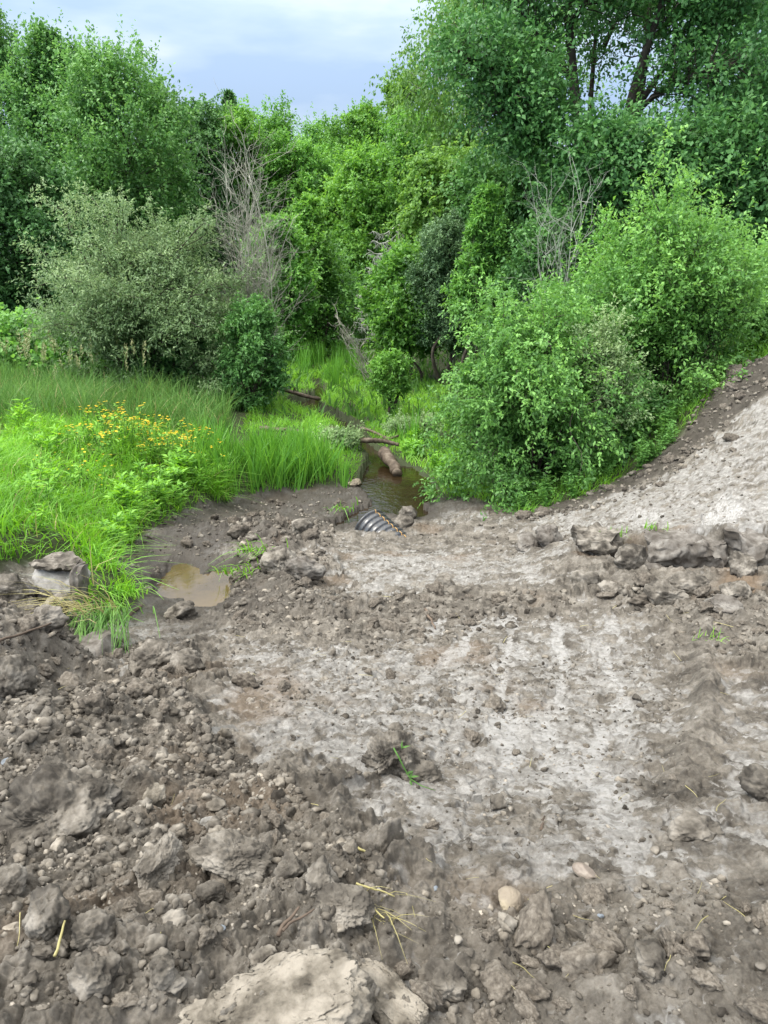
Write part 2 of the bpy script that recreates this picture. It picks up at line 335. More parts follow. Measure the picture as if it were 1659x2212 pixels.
# ground
def ground_mat():
    m, t, p, o = mat('ground_soil'); l = t.links.new
    A = {k: N(t, 'ShaderNodeAttribute', attribute_name=k) for k in ('clay', 'wet', 'veg', 'rust', 'smear')}
    n = noise(t, 5, 12, rough=.78); rs = ramp(t, SOIL); rc = ramp(t, CLAY); l(n.outputs['Fac'], rs.inputs[0])
    n3 = noise(t, 14, 10, rough=.74); l(n3.outputs['Fac'], rc.inputs[0])
    def mixc(a, b, f):
        x = N(t, 'ShaderNodeMix', data_type='RGBA'); l(f, x.inputs[0])
        for s_, k in ((a, 6), (b, 7)):
            if isinstance(s_, tuple): x.inputs[k].default_value = (*s_, 1)
            else: l(s_, x.inputs[k])
        return x.outputs[2]
    n4 = noise(t, 38, 8, rough=.85); ad = N(t, 'ShaderNodeMath', operation='MULTIPLY_ADD'); ad.inputs[1].default_value = .75
    l(n4.outputs['Fac'], ad.inputs[0]); l(A['clay'].outputs['Fac'], ad.inputs[2])
    mr = N(t, 'ShaderNodeMapRange'); mr.inputs[1].default_value = .74; mr.inputs[2].default_value = 1.0; l(ad.outputs[0], mr.inputs[0])
    c = mixc(rs.outputs[0], rc.outputs[0], mr.outputs[0])
    nq = noise(t, 30, 6, rough=.8); mq = N(t, 'ShaderNodeMath', operation='MULTIPLY_ADD'); mq.inputs[1].default_value = 1.3; l(A['smear'].outputs['Fac'], mq.inputs[0]); sq = N(t, 'ShaderNodeMath', operation='SUBTRACT', use_clamp=True); sq.inputs[1].default_value = .62; l(nq.outputs['Fac'], mq.inputs[2]); l(mq.outputs[0], sq.inputs[0])
    c = mixc(c, (.315, .305, .292), sq.outputs[0])
    c = mixc(c, (.15, .105, .068), A['rust'].outputs['Fac'])
    c = mixc(c, (.040, .034, .028), A['wet'].outputs['Fac'])
    c = mixc(c, (.035, .045, .018), A['veg'].outputs['Fac'])
    l(c, p.inputs['Base Color'])
    rr = N(t, 'ShaderNodeMapRange'); rr.inputs[3].default_value = .92; rr.inputs[4].default_value = .66
    mx_ = N(t, 'ShaderNodeMath', operation='MAXIMUM'); sc_ = N(t, 'ShaderNodeMath', operation='MULTIPLY'); sc_.inputs[1].default_value = .45
    l(mr.outputs[0], sc_.inputs[0]); l(sc_.outputs[0], mx_.inputs[0]); l(A['wet'].outputs['Fac'], mx_.inputs[1]); l(mx_.outputs[0], rr.inputs[0]); l(rr.outputs[0], p.inputs['Roughness'])
    p.inputs['Specular IOR Level'].default_value = .22
    nb = noise(t, 55, 8, rough=.85); b = N(t, 'ShaderNodeBump'); b.inputs['Strength'].default_value = .8; b.inputs['Distance'].default_value = .014
    l(nb.outputs['Fac'], b.inputs['Height']); l(b.outputs[0], p.inputs['Normal'])
    return m
M_ground = ground_mat()
def water_mat(name, col, bump):
    m, t, p, o = mat(name); l = t.links.new
    n = noise(t, 2.5, 4); r = ramp(t, [(.35, tuple(c*.6 for c in col)), (.65, col)]); l(n.outputs['Fac'], r.inputs[0]); l(r.outputs[0], p.inputs['Base Color'])
    p.inputs['Roughness'].default_value = .04; p.inputs['IOR'].default_value = 1.33; p.inputs['Specular IOR Level'].default_value = .6
    n2 = noise(t, 9, 3); b = N(t, 'ShaderNodeBump'); b.inputs['Strength'].default_value = bump; b.inputs['Distance'].default_value = .02
    l(n2.outputs['Fac'], b.inputs['Height']); l(b.outputs[0], p.inputs['Normal'])
    return m
M_creek = water_mat('creek_water', (.026, .017, .008), .3)
M_puddle = water_mat('puddle_water', (.105, .074, .034), .04)
M_puddle.node_tree.nodes['Principled BSDF'].inputs['Specular IOR Level'].default_value = 1.0; M_puddle.node_tree.nodes['Principled BSDF'].inputs['Roughness'].default_value = .02
# ------------------------------------------------------------------ the ground sheet
def domes(x, y, cell, s, dens, asp=1.6):
    X = x/cell; Y = y/cell; ix = np.floor(X); iy = np.floor(Y); out = np.zeros(x.shape, np.float32)
    for dx in (-1, 0, 1):
        for dy in (-1, 0, 1):
            cx = ix + dx; cy = iy + dy
            ox = cx + hsh(cx, cy, s) - X; oy = cy + hsh(cx, cy, s + 1) - Y
            k = hsh(cx, cy, s + 2); a = k*40.0
            rr = .35 + .45*hsh(cx, cy, s + 3)
            ca, sa = np.cos(a), np.sin(a); px = (ox*ca + oy*sa)/rr; py = (oy*ca - ox*sa)*asp/rr
            d2 = px*px + py*py
            hh = np.sqrt(np.clip(1 - d2, 0, 1))*rr*(1 + .35*px)
            out = np.maximum(out, np.where(k < dens, hh, 0))
    return out
def shards(x, y, cell, s, dens):
    """broken plates: every cell a tilted facet of its own height, open cracks between them"""
    X = x/cell; Y = y/cell; ix = np.floor(X); iy = np.floor(Y)
    f1 = np.full(x.shape, 9., np.float32); f2 = f1.copy(); hh = np.zeros(x.shape, np.float32)
    for dx in (-1, 0, 1):
        for dy in (-1, 0, 1):
            cx = ix + dx; cy = iy + dy
            ox = (X - cx - hsh(cx, cy, s)).astype(np.float32); oy = (Y - cy - hsh(cx, cy, s + 1)).astype(np.float32)
            d = ox*ox*1.3 + oy*oy*.8; k = hsh(cx, cy, s + 2); a = hsh(cx, cy, s + 3)*6.283; tl = .3 + .6*hsh(cx, cy, s + 4)
            val = np.where(hsh(cx, cy, s + 5) < dens, .25 + .75*k + tl*(np.cos(a)*ox + np.sin(a)*oy), 0)
            m = d < f1; f2 = np.where(m, f1, np.minimum(f2, d)); f1 = np.where(m, d, f1); hh = np.where(m, val, hh)
    e_ = np.sqrt(f2) - np.sqrt(f1)
    return np.maximum(hh, -.1)*sst(0, .22, e_)
def reg(x, y, px, soft, wb):
    return sst(-soft, soft, sdist(x, y, P2(px)) + wb*soft)
def surface(x, y):
    """height and masks of the finished ground"""
    h = H(x, y)
    wb = (1.4*gn(x*1.3, y*1.3, 71) + .8*gn(x*4, y*4, 72)).astype(np.float32)
    sm = sdist(x, y, MUD); mud = sst(-.05, .08, sm + .08*wb)
    nearw = np.zeros(x.shape)
    for pol, z, dep in LAY: nearw = np.maximum(nearw, sst(-.55, -.02, wsd(x, y, pol)))
    R = np.full(x.shape, .30, np.float32); C = np.full(x.shape, .72, np.float32)
    wb2 = wb + (1.2*gn(x*9, y*9, 73) + .8*gn(x*22, y*22, 74)).astype(np.float32)
    def put(px, soft, r, c):
        nonlocal R, C
        k = reg(x, y, px, soft*2.2, wb2); R = R + k*(r - R); C = C + k*(c - C)
    put([(460,1400),(1480,1370),(1490,1880),(900,1900),(640,1700),(450,1600)], .12, .28, .84)
    put([(680,1210),(900,1195),(1250,1200),(1230,1260),(960,1270),(700,1300)], .16, .34, .84)
    put([(880,1930),(1250,1960),(1700,1850),(1800,2400),(830,2400)], .12, .55, .42)
    put([(-300,1290),(140,1300),(250,1480),(330,1400),(470,1380),(450,1500),(420,1640),(640,1700),(800,1800),(890,1930),(900,2400),(-300,2400)], .10, 1.0, .12)
    put([(480,1275),(700,1330),(960,1275),(1250,1275),(1250,1325),(960,1330),(800,1400),(560,1380),(470,1330)], .15, .75, .22)
    put([(1235,1215),(1659,1200),(1760,1250),(1760,1480),(1560,1440),(1400,1330),(1250,1290)], .2, .85, .30)
    put([(500,1120),(720,1125),(690,1230),(700,1340),(500,1345),(520,1210)], .2, .95, .35)
    put([(1480,1330),(1530,1330),(1540,1700),(1480,1760),(1440,1740),(1490,1500)], .06, .7, .3)
    put([(700,1130),(940,1120),(1250,1080),(1230,1180),(1000,1190),(760,1200)], .2, .55, .55)
    put([(1130,1125),(1280,1085),(1460,1020),(1580,925),(1720,880),(1720,1165),(1480,1160),(1250,1175)], .1, .52, .86)
    put([(1130,1112),(1260,1070),(1400,1003),(1480,930),(1570,815),(1659,775),(1760,770),(1730,830),(1600,888),(1545,935),(1440,1022),(1300,1082),(1150,1119)], .08, .75, .12)
    put([(1500,1152),(1560,1070),(1610,1105),(1580,1152)], .025, .03, 1.1); put([(1330,1130),(1400,1095),(1440,1110),(1400,1150)], .03, .06, 1.0)
    wet = reg(x, y, [(255,1215),(345,1135),(400,1100),(500,1060),(770,1040),(800,1095),(740,1115),(560,1140),(500,1220),(520,1330),(300,1330)], .35, wb)
    wet = np.maximum(wet*.85, .55*reg(x, y, [(500,1125),(620,1120),(690,1150),(640,1230),(660,1330),(500,1345),(430,1400),(330,1420),(330,1320),(500,1300)], .2, wb)); wet = np.maximum(wet, nearw*.9); wet = np.maximum(wet, .75*reg(x, y, [(930,1065),(1060,1080),(1100,1105),(940,1110)], .2, wb))
    dk = .8*reg(x, y, [(1130,1112),(1260,1070),(1400,1003),(1480,930),(1570,815),(1659,775),(1760,770),(1730,830),(1600,888),(1545,935),(1440,1022),(1300,1082),(1150,1119)], .13, wb2)
    wet = np.maximum(wet, dk*.95)
    R = np.where(wet > .5, np.clip(R, .45, .7), R)
    dl_, sgl_, ttl_ = ldist(x, y, LEDGE); R = np.maximum(R, .9*sst(.7, .1, dl_)*(sgl_ < 0))
    # scraped streaks run down the slope, a little to the left
    xw = x + .05*gn(x*3, y*3, 78) + .02*gn(x*9, y*9, 79); xs = .97*xw - .24*y; ys = .97*y + .24*xw + .1*gn(x*2, y*2, 76)
    stm = .25 + .75*reg(x, y, [(870,1330),(1330,1310),(1500,1420),(1480,1850),(1200,1880),(1040,1760),(960,1500)], .25, wb)
    st = sst(.06, .26, gn(xs*6, ys*.8, 81) + .40*gn(xs*15 + .8*ys, ys*1.3, 82) + .25*gn(x*31, y*24, 80) + .30*gn(x*2.5, y*2.5, 83) + .08*wb2)*stm
    st = st*(1 - sst(.35, .7, R))*.75
    # warped coordinates give the clods broken outlines
    wx = x + .018*gn(x*21, y*21, 91) + .006*gn(x*60, y*60, 92); wy = y + .018*gn(x*21, y*21, 93) + .006*gn(x*60, y*60, 94)
    near = sst(14, 3, y); stp = np.maximum(.0028, .0012*np.abs(y)*(.6 + .4*np.abs(y)))
    D = [(.30, .32, .55, 1.7), (.145, .34, .75, 1.5), (.07, .36, .85, 1.5), (.034, .38, .9, 1.4), (.017, .36, .9, 1.3)]
    rel = np.zeros(x.shape, np.float32); cr = np.zeros(x.shape, np.float32)
    for i, (c, a, dn, asp) in enumerate(D):
        big = R**(2.2, 1.7, 1.3, 1, 1)[i]*(1, 1, 1, 1, near)[i]
        dens = dn*np.clip(big*1.1 + (0, .02, .10, .30, .45)[i] + .25*(fbm(x*3, y*3, 40 + i, 2)), 0, 1)*(1 - .9*st)
        d = domes(wx, wy, c, 200 + 10*i, dens, asp)
        amp = c*a*(.30 + .30*np.clip(R, 0, 1))
        rel = rel + d*amp*sst(.8, 2.4, c/stp); cr = np.maximum(cr, sst(.05, .3, d)*(1 if i > 0 else .6))
    for c, a, dn, sd_, ex in ((.20, .30, .9, 500, 1.6), (.095, .34, .95, 520, 1.2), (.045, .38, .95, 540, .9), (.021, .40, .95, 560, .7)):
        q_ = shards(wx, wy, c*(.8 + .4*(sd_ == 500)), sd_, dn*np.clip(R**ex + .14, 0, 1)*(1 - .85*st)*(.75 + .5*fbm(x*2.7, y*2.7, sd_, 2)))*(1 if c > .03 else near)
        rel = rel + q_*c*a*(.35 + .75*R)*(.34 if c > .15 else .32)*sst(1.0, 2.6, c/stp); cr = np.maximum(cr, .75*sst(.15, .5, q_))
    rid = 1 - np.abs(fbm(x*2.2, y*2.2, 61, 5, .55))*2
    rel = rel + R*.05*rid + .035*fbm(x*1.1, y*1.1, 62, 4) + (.011 + .012*R)*fbm(x*14, y*14, 63, 4, .6)
    # cracks and dozer-blade chatter in the scraped clay
    flat = 1 - sst(.3, .6, R)
    ch = np.abs(gn(x*2.6 + .6*gn(x*9, y*9, 65), y*4.5, 64)); rel = rel - flat*.012*sst(.05, 0, ch)
    rel = rel - flat*.010*sst(.1, .35, gn(xs*16, y*1.6, 66))
    trk = reg(x, y, [(1480,1060),(1600,930),(1720,900),(1720,1120),(1500,1130)], .15, wb)
    rel = rel + trk*.022*np.sin(46*y + 9*x + 4*gn(x*3, y*3, 87))*sst(-.3, .4, gn(x*2, y*2, 88))
    rel = rel*(1 - .55*st)
    for ln, wd, hh in BERMS:
        d, sg, tt = ldist(x + .04*gn(x*6, y*6, 67), y + .04*gn(x*6, y*6, 68), ln); rel = rel + hh*np.exp(-(d/wd)**2)*(.7 + .8*gn(x*5, y*5, 69))
    k = mud*(1 - .35*wet*(1 - R))
    sw = np.zeros(x.shape)
    for pol, z, dep in LAY: sw = np.maximum(sw, sst(-.12, .1, wsd(x, y, pol)))
    h = h + rel*k*(1 - .9*sw) + (1 - mud)*.06*fbm(x*1.2, y*1.2, 60, 3)
    clay = np.clip(C + .12*wb + .50*fbm(x*5, y*5, 84, 4, .7) + .30*fbm(x*19, y*15, 85, 2) - .42*cr*(1 - .4*C) + .75*st - .05, 0, 1)
    dl, sgl, ttl = ldist(x, y, LEDGE); clay = clay*(1 - .85*sst(.45, .1, dl)*(sgl < 0))
    rust = np.clip(sst(.22, .5, fbm(x*.9 + 3, y*.9, 77, 3))*.4, 0, 1)
    rust = np.maximum(rust, .7*reg(x, y, [(1560,1180),(1640,1190),(1640,1290),(1560,1280)], .08, wb))
    rust = rust*(1 - reg(x, y, [(1130,1120),(1400,1000),(1760,760),(1760,1150),(1250,1170)], .15, wb))
    smear = np.maximum(.85*st, np.maximum(reg(x, y, [(1500,1152),(1560,1070),(1610,1105),(1580,1152)], .025, wb), .7*reg(x, y, [(1330,1130),(1400,1095),(1440,1110),(1400,1150)], .03, wb)))*mud*(1 - .8*sst(.1, .5, cr))
    return h, clay, wet, 1 - mud, rust*(1 - st), smear
BERMS = [(P2([(1510,1340),(1530,1500),(1500,1640),(1450,1750)]), .07, .07), (P2([(500,1290),(700,1335),(960,1285),(1250,1290)]), .18, .07),
         (P2([(840,1590),(870,1750),(900,1900)]), .12, .02), (P2([(560,1150),(610,1230),(690,1320)]), .25, .12), (P2([(0,1500),(110,1560),(60,1650)]), .2, .08),
         (P2([(1659,1720),(1600,1740),(1480,1800)]), .06, .05), (P2([(700,1165),(900,1150),(1120,1150)]), .22, .06), (P2([(420,1560),(440,1640)]), .05, .05)]
def make_ground():
    ys = np.concatenate([-np.geomspace(.1, 60, 40)[::-1] + .75, [.75]])
    y = .78
    near = []
    while y < 14.5:
        near.append(y); y += max(.0028, .0012*y*(.6 + .4*y))
    far = list(np.geomspace(14.5, 60, 170)) + list(np.geomspace(64, 900, 30))
    ys = np.r_[ys, near, far]
    nx = 1180; tq = np.linspace(-1, 1, nx); tx = .82*tq + .18*tq**5
    wd = np.where(ys < 0, 1.5 + np.abs(ys)*1.0, .9 + .66*ys)
    X = (tx[None]*wd[:, None]*1.0); Yg = np.repeat(ys[:, None], nx, 1)
    x = X.ravel(); yy = Yg.ravel()
    h, clay, wet, veg, rust, smear = surface(x, yy)
    ny = len(ys); i = np.arange(ny - 1)[:, None]*nx; j = np.arange(nx - 1)[None]
    q = np.stack([i + j, i + j + 1, i + nx + j + 1, i + nx + j], -1).reshape(-1, 4)
    m = MB(); m.add(np.c_[x, yy, h], q)
    o = m.build('ground', M_ground, smooth=True)
    for k, a in (('clay', clay), ('wet', wet), ('veg', veg), ('rust', rust), ('smear', smear)):
        at_ = o.data.attributes.new(k, 'FLOAT', 'POINT'); at_.data.foreach_set('value', np.asarray(a, np.float32))
    tag(o, kind='structure')
    print('ground', ny, nx)
make_ground()
def SZ(x, y):
    return surface(np.atleast_1d(np.asarray(x, float)), np.atleast_1d(np.asarray(y, float)))[0]
# water sheets
def sheet(name, poly, z, m, off):
    p = np.array(poly); n = len(p)
    t = np.roll(p, -1, 0) - np.roll(p, 1, 0); nr = np.c_[t[:, 1], -t[:, 0]]; nr /= np.linalg.norm(nr, axis=1)[:, None]
    area = np.sum(p[:, 0]*np.roll(p[:, 1], -1) - np.roll(p[:, 0], -1)*p[:, 1])
    p = p + nr*off*np.sign(area)
    me = bpy.data.meshes.new(name); me.from_pydata([(a, b, z) for a, b in p], [], [list(range(n)) if area > 0 else list(range(n))[::-1]]); me.update()
    me.materials.append(m); o = bpy.data.objects.new(name, me); COL.objects.link(o); return tag(o, kind='structure')
sheet('creek', CREEK, WZ, M_creek, .32); sheet('creek_pool', POOL, WZ + .001, M_creek, .15); sheet('puddle', PUD, PZ, M_puddle, .10)
# ------------------------------------------------------------------ foliage machinery
def unit(a):
    return a/(np.linalg.norm(a, axis=-1, keepdims=True) + 1e-9)
def leaves(mb, pos, axis, nrm, Ln, Wd, tint):
    n = len(pos); a = unit(axis); s = unit(np.cross(nrm, a)); nn = np.cross(a, s)
    Ln = np.broadcast_to(Ln, (n,))[:, None]; Wd = np.broadcast_to(Wd, (n,))[:, None]
    v = np.stack([pos, pos + a*Ln*.45 + s*Wd*.5 + nn*Ln*.06, pos + a*Ln - nn*Ln*.08, pos + a*Ln*.45 - s*Wd*.5 + nn*Ln*.06], 1)
    mb.add(v.reshape(-1, 3), np.arange(n*4).reshape(-1, 4), tint)
def sprays(mb, rng, c, out, R, k, m, L_, W_, up=.4, rnd=.7, droop=.15, tl=.9, tb=.5, tv=.2):
    """leafy twigs: c clump centres, k twigs each, m leaves a twig"""
    n = len(c); R = np.broadcast_to(R, (n,))
    d = unit(out[:, None]*.7 + rng.normal(0, rnd, (n, k, 3)) + np.array((0, 0, up)))
    st = c[:, None] + rng.normal(0, .38, (n, k, 3))*R[:, None, None]*np.array((1, 1, .7))
    ln = R[:, None]*tl*rng.uniform(.5, 1.25, (n, k))
    t = (np.arange(m) + rng.uniform(0, 1, (n, k, m)))/m
    p = st[:, :, None] + d[:, :, None]*(ln[:, :, None, None]*t[..., None])
    p[..., 2] -= droop*ln[:, :, None]*t*t
    p += rng.normal(0, .05, p.shape)*R[:, None, None, None]
    ax = unit(d[:, :, None]*.6 + rng.normal(0, .6, p.shape) + np.array((0, 0, -.15 - droop)))
    nr = unit(rng.normal(0, .55, p.shape) + np.array((0, 0, 1.)) + out[:, None, None]*.35)
    tb = np.asarray(tb, float); tb = tb if tb.ndim else tb.reshape(1, 1, 1)
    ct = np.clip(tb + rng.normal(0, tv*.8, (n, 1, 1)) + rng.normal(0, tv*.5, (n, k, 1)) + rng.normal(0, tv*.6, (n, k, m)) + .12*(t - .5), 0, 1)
    sz = rng.uniform(.7, 1.25, p.shape[:3]).ravel()
    leaves(mb, p.reshape(-1, 3), ax.reshape(-1, 3), nr.reshape(-1, 3), L_*sz, W_*sz, ct.ravel())
    return st, d, ln
def bend(a, b, rng, k=6, wob=.06, sag=.0):
    a = np.asarray(a, float); b = np.asarray(b, float); t = np.linspace(0, 1, k)[:, None]; l_ = np.linalg.norm(b - a)
    p = a + (b - a)*t; w1 = rng.normal(0, wob*l_, 3); w2 = rng.normal(0, wob*l_*.6, 3)
    p = p + np.sin(t*pi)*w1 + np.sin(t*2*pi)*w2; p[:, 2] += (np.sin(t[:, 0]*pi))*sag*l_
    return p
def tree(name, label, cat, u, Y, vtop, wpx, vbot, leaf, seed, group=None, lobes=16, ncl=34, k=5, m=9, ll=.15, lw=.09, shape='round', bark=None,
         tr=.14, up=.45, droop=.1, lob=.34, tb=.5, depth=.8, stems=1, csize=.95, lean=(0, 0), rnd=.75, tl=1.15, outl=.75, widen=1.12, shoot=1.0, twigs=False):
    rng = np.random.default_rng(seed)
    lobes = int(lobes*1.7); lob *= .80; ncl = int(ncl*.58)
    x0 = (u - 829.5)/F*at(u, (vtop + vbot)/2, Y)[1]/ray(u, (vtop + vbot)/2)[1]
    z0 = hz_(x0, Y); zt = zat(vtop, Y); zb = max(zat(vbot, Y), z0 + .05); W = wpx*widen/F*Y/ray(u, (vtop + vbot)/2)[1]/2; Hc = zt - zb
    root = empty(name, (x0, Y, z0), label, cat, group)
    prof = {'round': lambda h: np.sqrt(np.clip(1 - (h*1.75 - .8)**2/1.15, .03, 1)), 'cone': lambda h: .12 + .95*(1 - h)**.8*sst(-.25, .2, h),
            'col': lambda h: .3 + .75*np.sqrt(np.clip(1 - (h*1.9 - .85)**2/1.25, 0, 1)), 'flat': lambda h: .55 + .45*np.sin(pi*np.clip(h*.9 + .1, 0, 1)),
            'vase': lambda h: np.clip(.35 + .95*h, 0, 1)*np.sqrt(np.clip(1 - (np.clip(h - .45, 0, 1)/.56)**2.4, .02, 1))}[shape]
    # lobes of the crown
    hh = (np.arange(lobes) + rng.uniform(0, 1, lobes))/lobes; ang = np.arange(lobes)*2.4 + rng.uniform(-.5, .5, lobes) + rng.uniform(0, 6)
    lr = W*lob*rng.uniform(.6, 1.4, lobes)*(.55 + .6*prof(hh))
    rad = np.maximum(prof(hh)*W*rng.uniform(.62, 1.2, lobes) - lr*.75, 0)
    lc = np.c_[np.cos(ang)*rad, np.sin(ang)*rad*depth, zb - z0 + hh*Hc*.97 - lr*.45]
    lc[:, 0] += lean[0]*hh*Hc; lc[:, 1] += lean[1]*hh*Hc
    lc[:, 2] = np.maximum(lc[:, 2], .15)
    dr = unit(rng.normal(0, 1, (lobes, ncl, 3)) + np.array((0, 0, .25)))
    rr = lr[:, None]*rng.uniform(.3, 1.2, (lobes, ncl))
    c = lc[:, None] + dr*rr[..., None]*np.array((1, 1, 1.15))
    c = c.reshape(-1, 3); out = unit(unit(dr.reshape(-1, 3)) + .4*unit(c - np.array((0, 0, (zb + zt)/2 - z0))))
    c[:, 2] = np.maximum(c[:, 2], .08)
    mb = MB(); R = csize*np.repeat(lr, ncl)
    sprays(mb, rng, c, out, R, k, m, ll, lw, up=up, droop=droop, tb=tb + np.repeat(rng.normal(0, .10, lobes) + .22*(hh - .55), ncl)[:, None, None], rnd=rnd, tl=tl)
    # long shoots break the outline
    ns = max(6, int(lobes*.9*shoot)); si = rng.choice(len(c), ns, False); far_ = np.argsort(-np.abs(c[:, 0]) - (c[:, 2] - (zb - z0))*.8)[:len(c)//3]; si = rng.choice(far_, min(ns, len(far_)), False)
    s1, s2, s3 = sprays(mb, rng, c[si], unit(out[si] + np.array((0, 0, up*1.5))), lr.mean()*1.15, 2, 16, ll, lw, up=up*1.2, rnd=.25, droop=droop, tb=min(tb + .12, .9), tl=1.5)
    # wood
    wb_ = MB()
    if twigs:
        for a_, d_, l_ in zip(s1.reshape(-1, 3), s2.reshape(-1, 3), s3.ravel()):
            wb_.tube(np.array((a_, a_ + d_*l_*.5, a_ + d_*l_*.95 - (0, 0, droop*l_*.8))), (.009, .006, .003), 4, cap=False)
    top = np.array((lean[0]*Hc*.9, lean[1]*Hc*.9, (zt - z0)*.9))
    trunks = []
    for s_ in range(stems):
        o_ = np.array((0, 0, 0.)) if stems == 1 else np.r_[rng.normal(0, W*.10, 2), 0]
        e_ = top if stems == 1 else lc[int(s_*lobes/stems)] + np.array((0, 0, lr[0]*.5))
        tp = bend(o_ + (0, 0, -.15), e_, rng, 12, .02 if stems == 1 else .07); trunks.append(tp)
        wb_.tube(tp, tr*np.linspace(1.15, .12, 12)*(1 if stems == 1 else rng.uniform(.7, 1.1)), 8)
    for i in range(lobes):
        tp = trunks[i % stems]; zi = lc[i, 2] - .3*np.hypot(*lc[i, :2]) - .15*Hc
        j = int(np.argmin(np.abs(tp[:, 2] - max(zi, .25*top[2])))); j = min(j, 9)
        bp = bend(tp[j], lc[i] + (0, 0, lr[i]*.3), rng, 7, .07, .05); r0 = tr*(1.1 - .085*j)*.5
        wb_.tube(bp, np.linspace(r0, r0*.25, 7), 6)
        for q_ in range(5):
            cc = c[i*ncl + rng.integers(ncl)]; wb_.tube(bend(bp[rng.integers(3, 7)], cc, rng, 5, .09), np.linspace(r0*.28, r0*.09, 5), 4, cap=False)
    wb_.build('trunk', bark or M_bark, root, True)
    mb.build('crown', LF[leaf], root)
    return root
# ------------------------------------------------------------------ trees, far to near
FT = 'trees of the wood behind the stream'
# name, label, u, Y, vtop, width, vbot, leaf, opts
TREES = [
 ('maple_tree', 'tall green maple at the left edge of the picture, taller than the maples beside it', -10, 38, -10, 250, 420, 'maple', dict(shape='cone', lobes=20, up=.8)),
 ('maple_tree', 'maple with three spiky leading shoots between the left edge tree and the broad maple', 120, 35, 75, 240, 480, 'maple', dict(shape='cone', lobes=20, up=.85)),
 ('maple_tree', 'broad light green maple with a slanting right side behind the grey-green willow bush', 265, 31, 120, 290, 590, 'maple', dict(shape='vase', lobes=26, up=.75, tb=.56, ll=.135, lw=.085)),
 ('maple_tree', 'slender maple whose shoots stand between the spiky maple and the broad maple', 190, 39, 110, 170, 430, 'maple', dict(shape='cone', lobes=14, up=.85)),
 ('maple_tree', 'light green maple tapering down to the skyline right of the broad maple', 345, 41, 190, 170, 480, 'maple', dict(shape='cone', lobes=16, up=.8, tb=.52)),
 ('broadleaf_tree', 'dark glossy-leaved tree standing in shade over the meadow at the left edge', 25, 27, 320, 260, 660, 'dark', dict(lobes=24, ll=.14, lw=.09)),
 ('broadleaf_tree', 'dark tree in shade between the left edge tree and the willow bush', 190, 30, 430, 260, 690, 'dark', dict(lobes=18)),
 ('ash_tree', 'dark ash with drooping leaves left of the round bright tree in the gap', 432, 44, 215, 150, 560, 'dark', dict(shape='col', droop=.5, up=.0, tb=.6)),
 ('spruce_tree', 'narrow pointed treetop poking above the ash at the left of the sky gap', 497, 58, 203, 50, 300, 'shade', dict(shape='cone', lobes=12, tr=.1)),
 ('broadleaf_tree', 'round bright green tree under the pointed treetop left of the sky gap', 505, 46, 240, 150, 470, 'bright', dict(lobes=16, tb=.42)),
 ('broadleaf_tree', 'light green tree with an upright tip behind the bare grey bush', 585, 50, 245, 160, 520, 'mid', dict(shape='round', lobes=16, tb=.5)),
 ('broadleaf_tree', 'round mid green tree right behind the top of the bare grey bush', 635, 46, 305, 150, 560, 'mid', dict(lobes=18, tb=.55)),
 ('broadleaf_tree', 'small faint tree at the lowest point of the skyline', 690, 60, 280, 140, 450, 'mid', dict(shape='round', lobes=12)),
 ('broadleaf_tree', 'dark green tree below the lowest point of the skyline', 715, 48, 330, 150, 640, 'mid', dict(lobes=16, tb=.55)),
 ('broadleaf_tree', 'bright green tree with a domed top right of the lowest skyline point', 790, 52, 235, 150, 470, 'bright', dict(lobes=18, tb=.4)),
 ('broadleaf_tree', 'vivid yellow-green tree standing free in the middle of the wood', 785, 40, 330, 165, 600, 'bright', dict(shape='round', lobes=20, tb=.62, ll=.17)),
 ('broadleaf_tree', 'mid green tree filling the space between the vivid tree and the birch', 880, 42, 250, 140, 560, 'mid', dict(lobes=18, tb=.5)),
 ('poplar_tree', 'thin airy poplar with a pale wispy top left of the hanging birch', 890, 47, 160, 110, 330, 'birch', dict(shape='col', lobes=14, ncl=18, csize=.8, tb=.6)),
 ('birch_tree', 'tall birch with pale trunk and thin hanging twigs beside the oak', 1045, 30, -90, 330, 480, 'birch', dict(shape='vase', lobes=26, ncl=28, droop=.9, up=-.15, tb=.35, ll=.13, lw=.075, csize=.8, bark=M_birch, tr=.16)),
 ('birch_tree', 'lower yellow-green birch in front of the tall hanging birch', 985, 27, 320, 190, 600, 'birch', dict(shape='round', lobes=20, droop=.5, up=.1, tb=.62, ll=.13, lw=.085, bark=M_birch, tr=.1)),
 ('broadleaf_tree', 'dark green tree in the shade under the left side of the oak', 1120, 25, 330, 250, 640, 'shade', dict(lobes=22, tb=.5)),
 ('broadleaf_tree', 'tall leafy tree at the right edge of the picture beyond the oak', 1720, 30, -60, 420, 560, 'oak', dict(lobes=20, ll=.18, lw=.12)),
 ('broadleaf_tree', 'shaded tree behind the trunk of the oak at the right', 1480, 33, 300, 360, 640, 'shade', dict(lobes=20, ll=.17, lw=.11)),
]
for i, (nm, lb, u, Y, vt, wp, vb, lf, op) in enumerate(TREES):
    op = dict(op); op.setdefault('ll', .112 + .0012*Y); op.setdefault('lw', .62*op['ll'])
    op.setdefault('k', 6); op.setdefault('m', 11)
    tree(nm, lb, nm.split('_')[0] + ' tree' if nm != 'broadleaf_tree' else 'tree', u, Y, vt, wp, vb, lf, 100 + i, FT, **op)
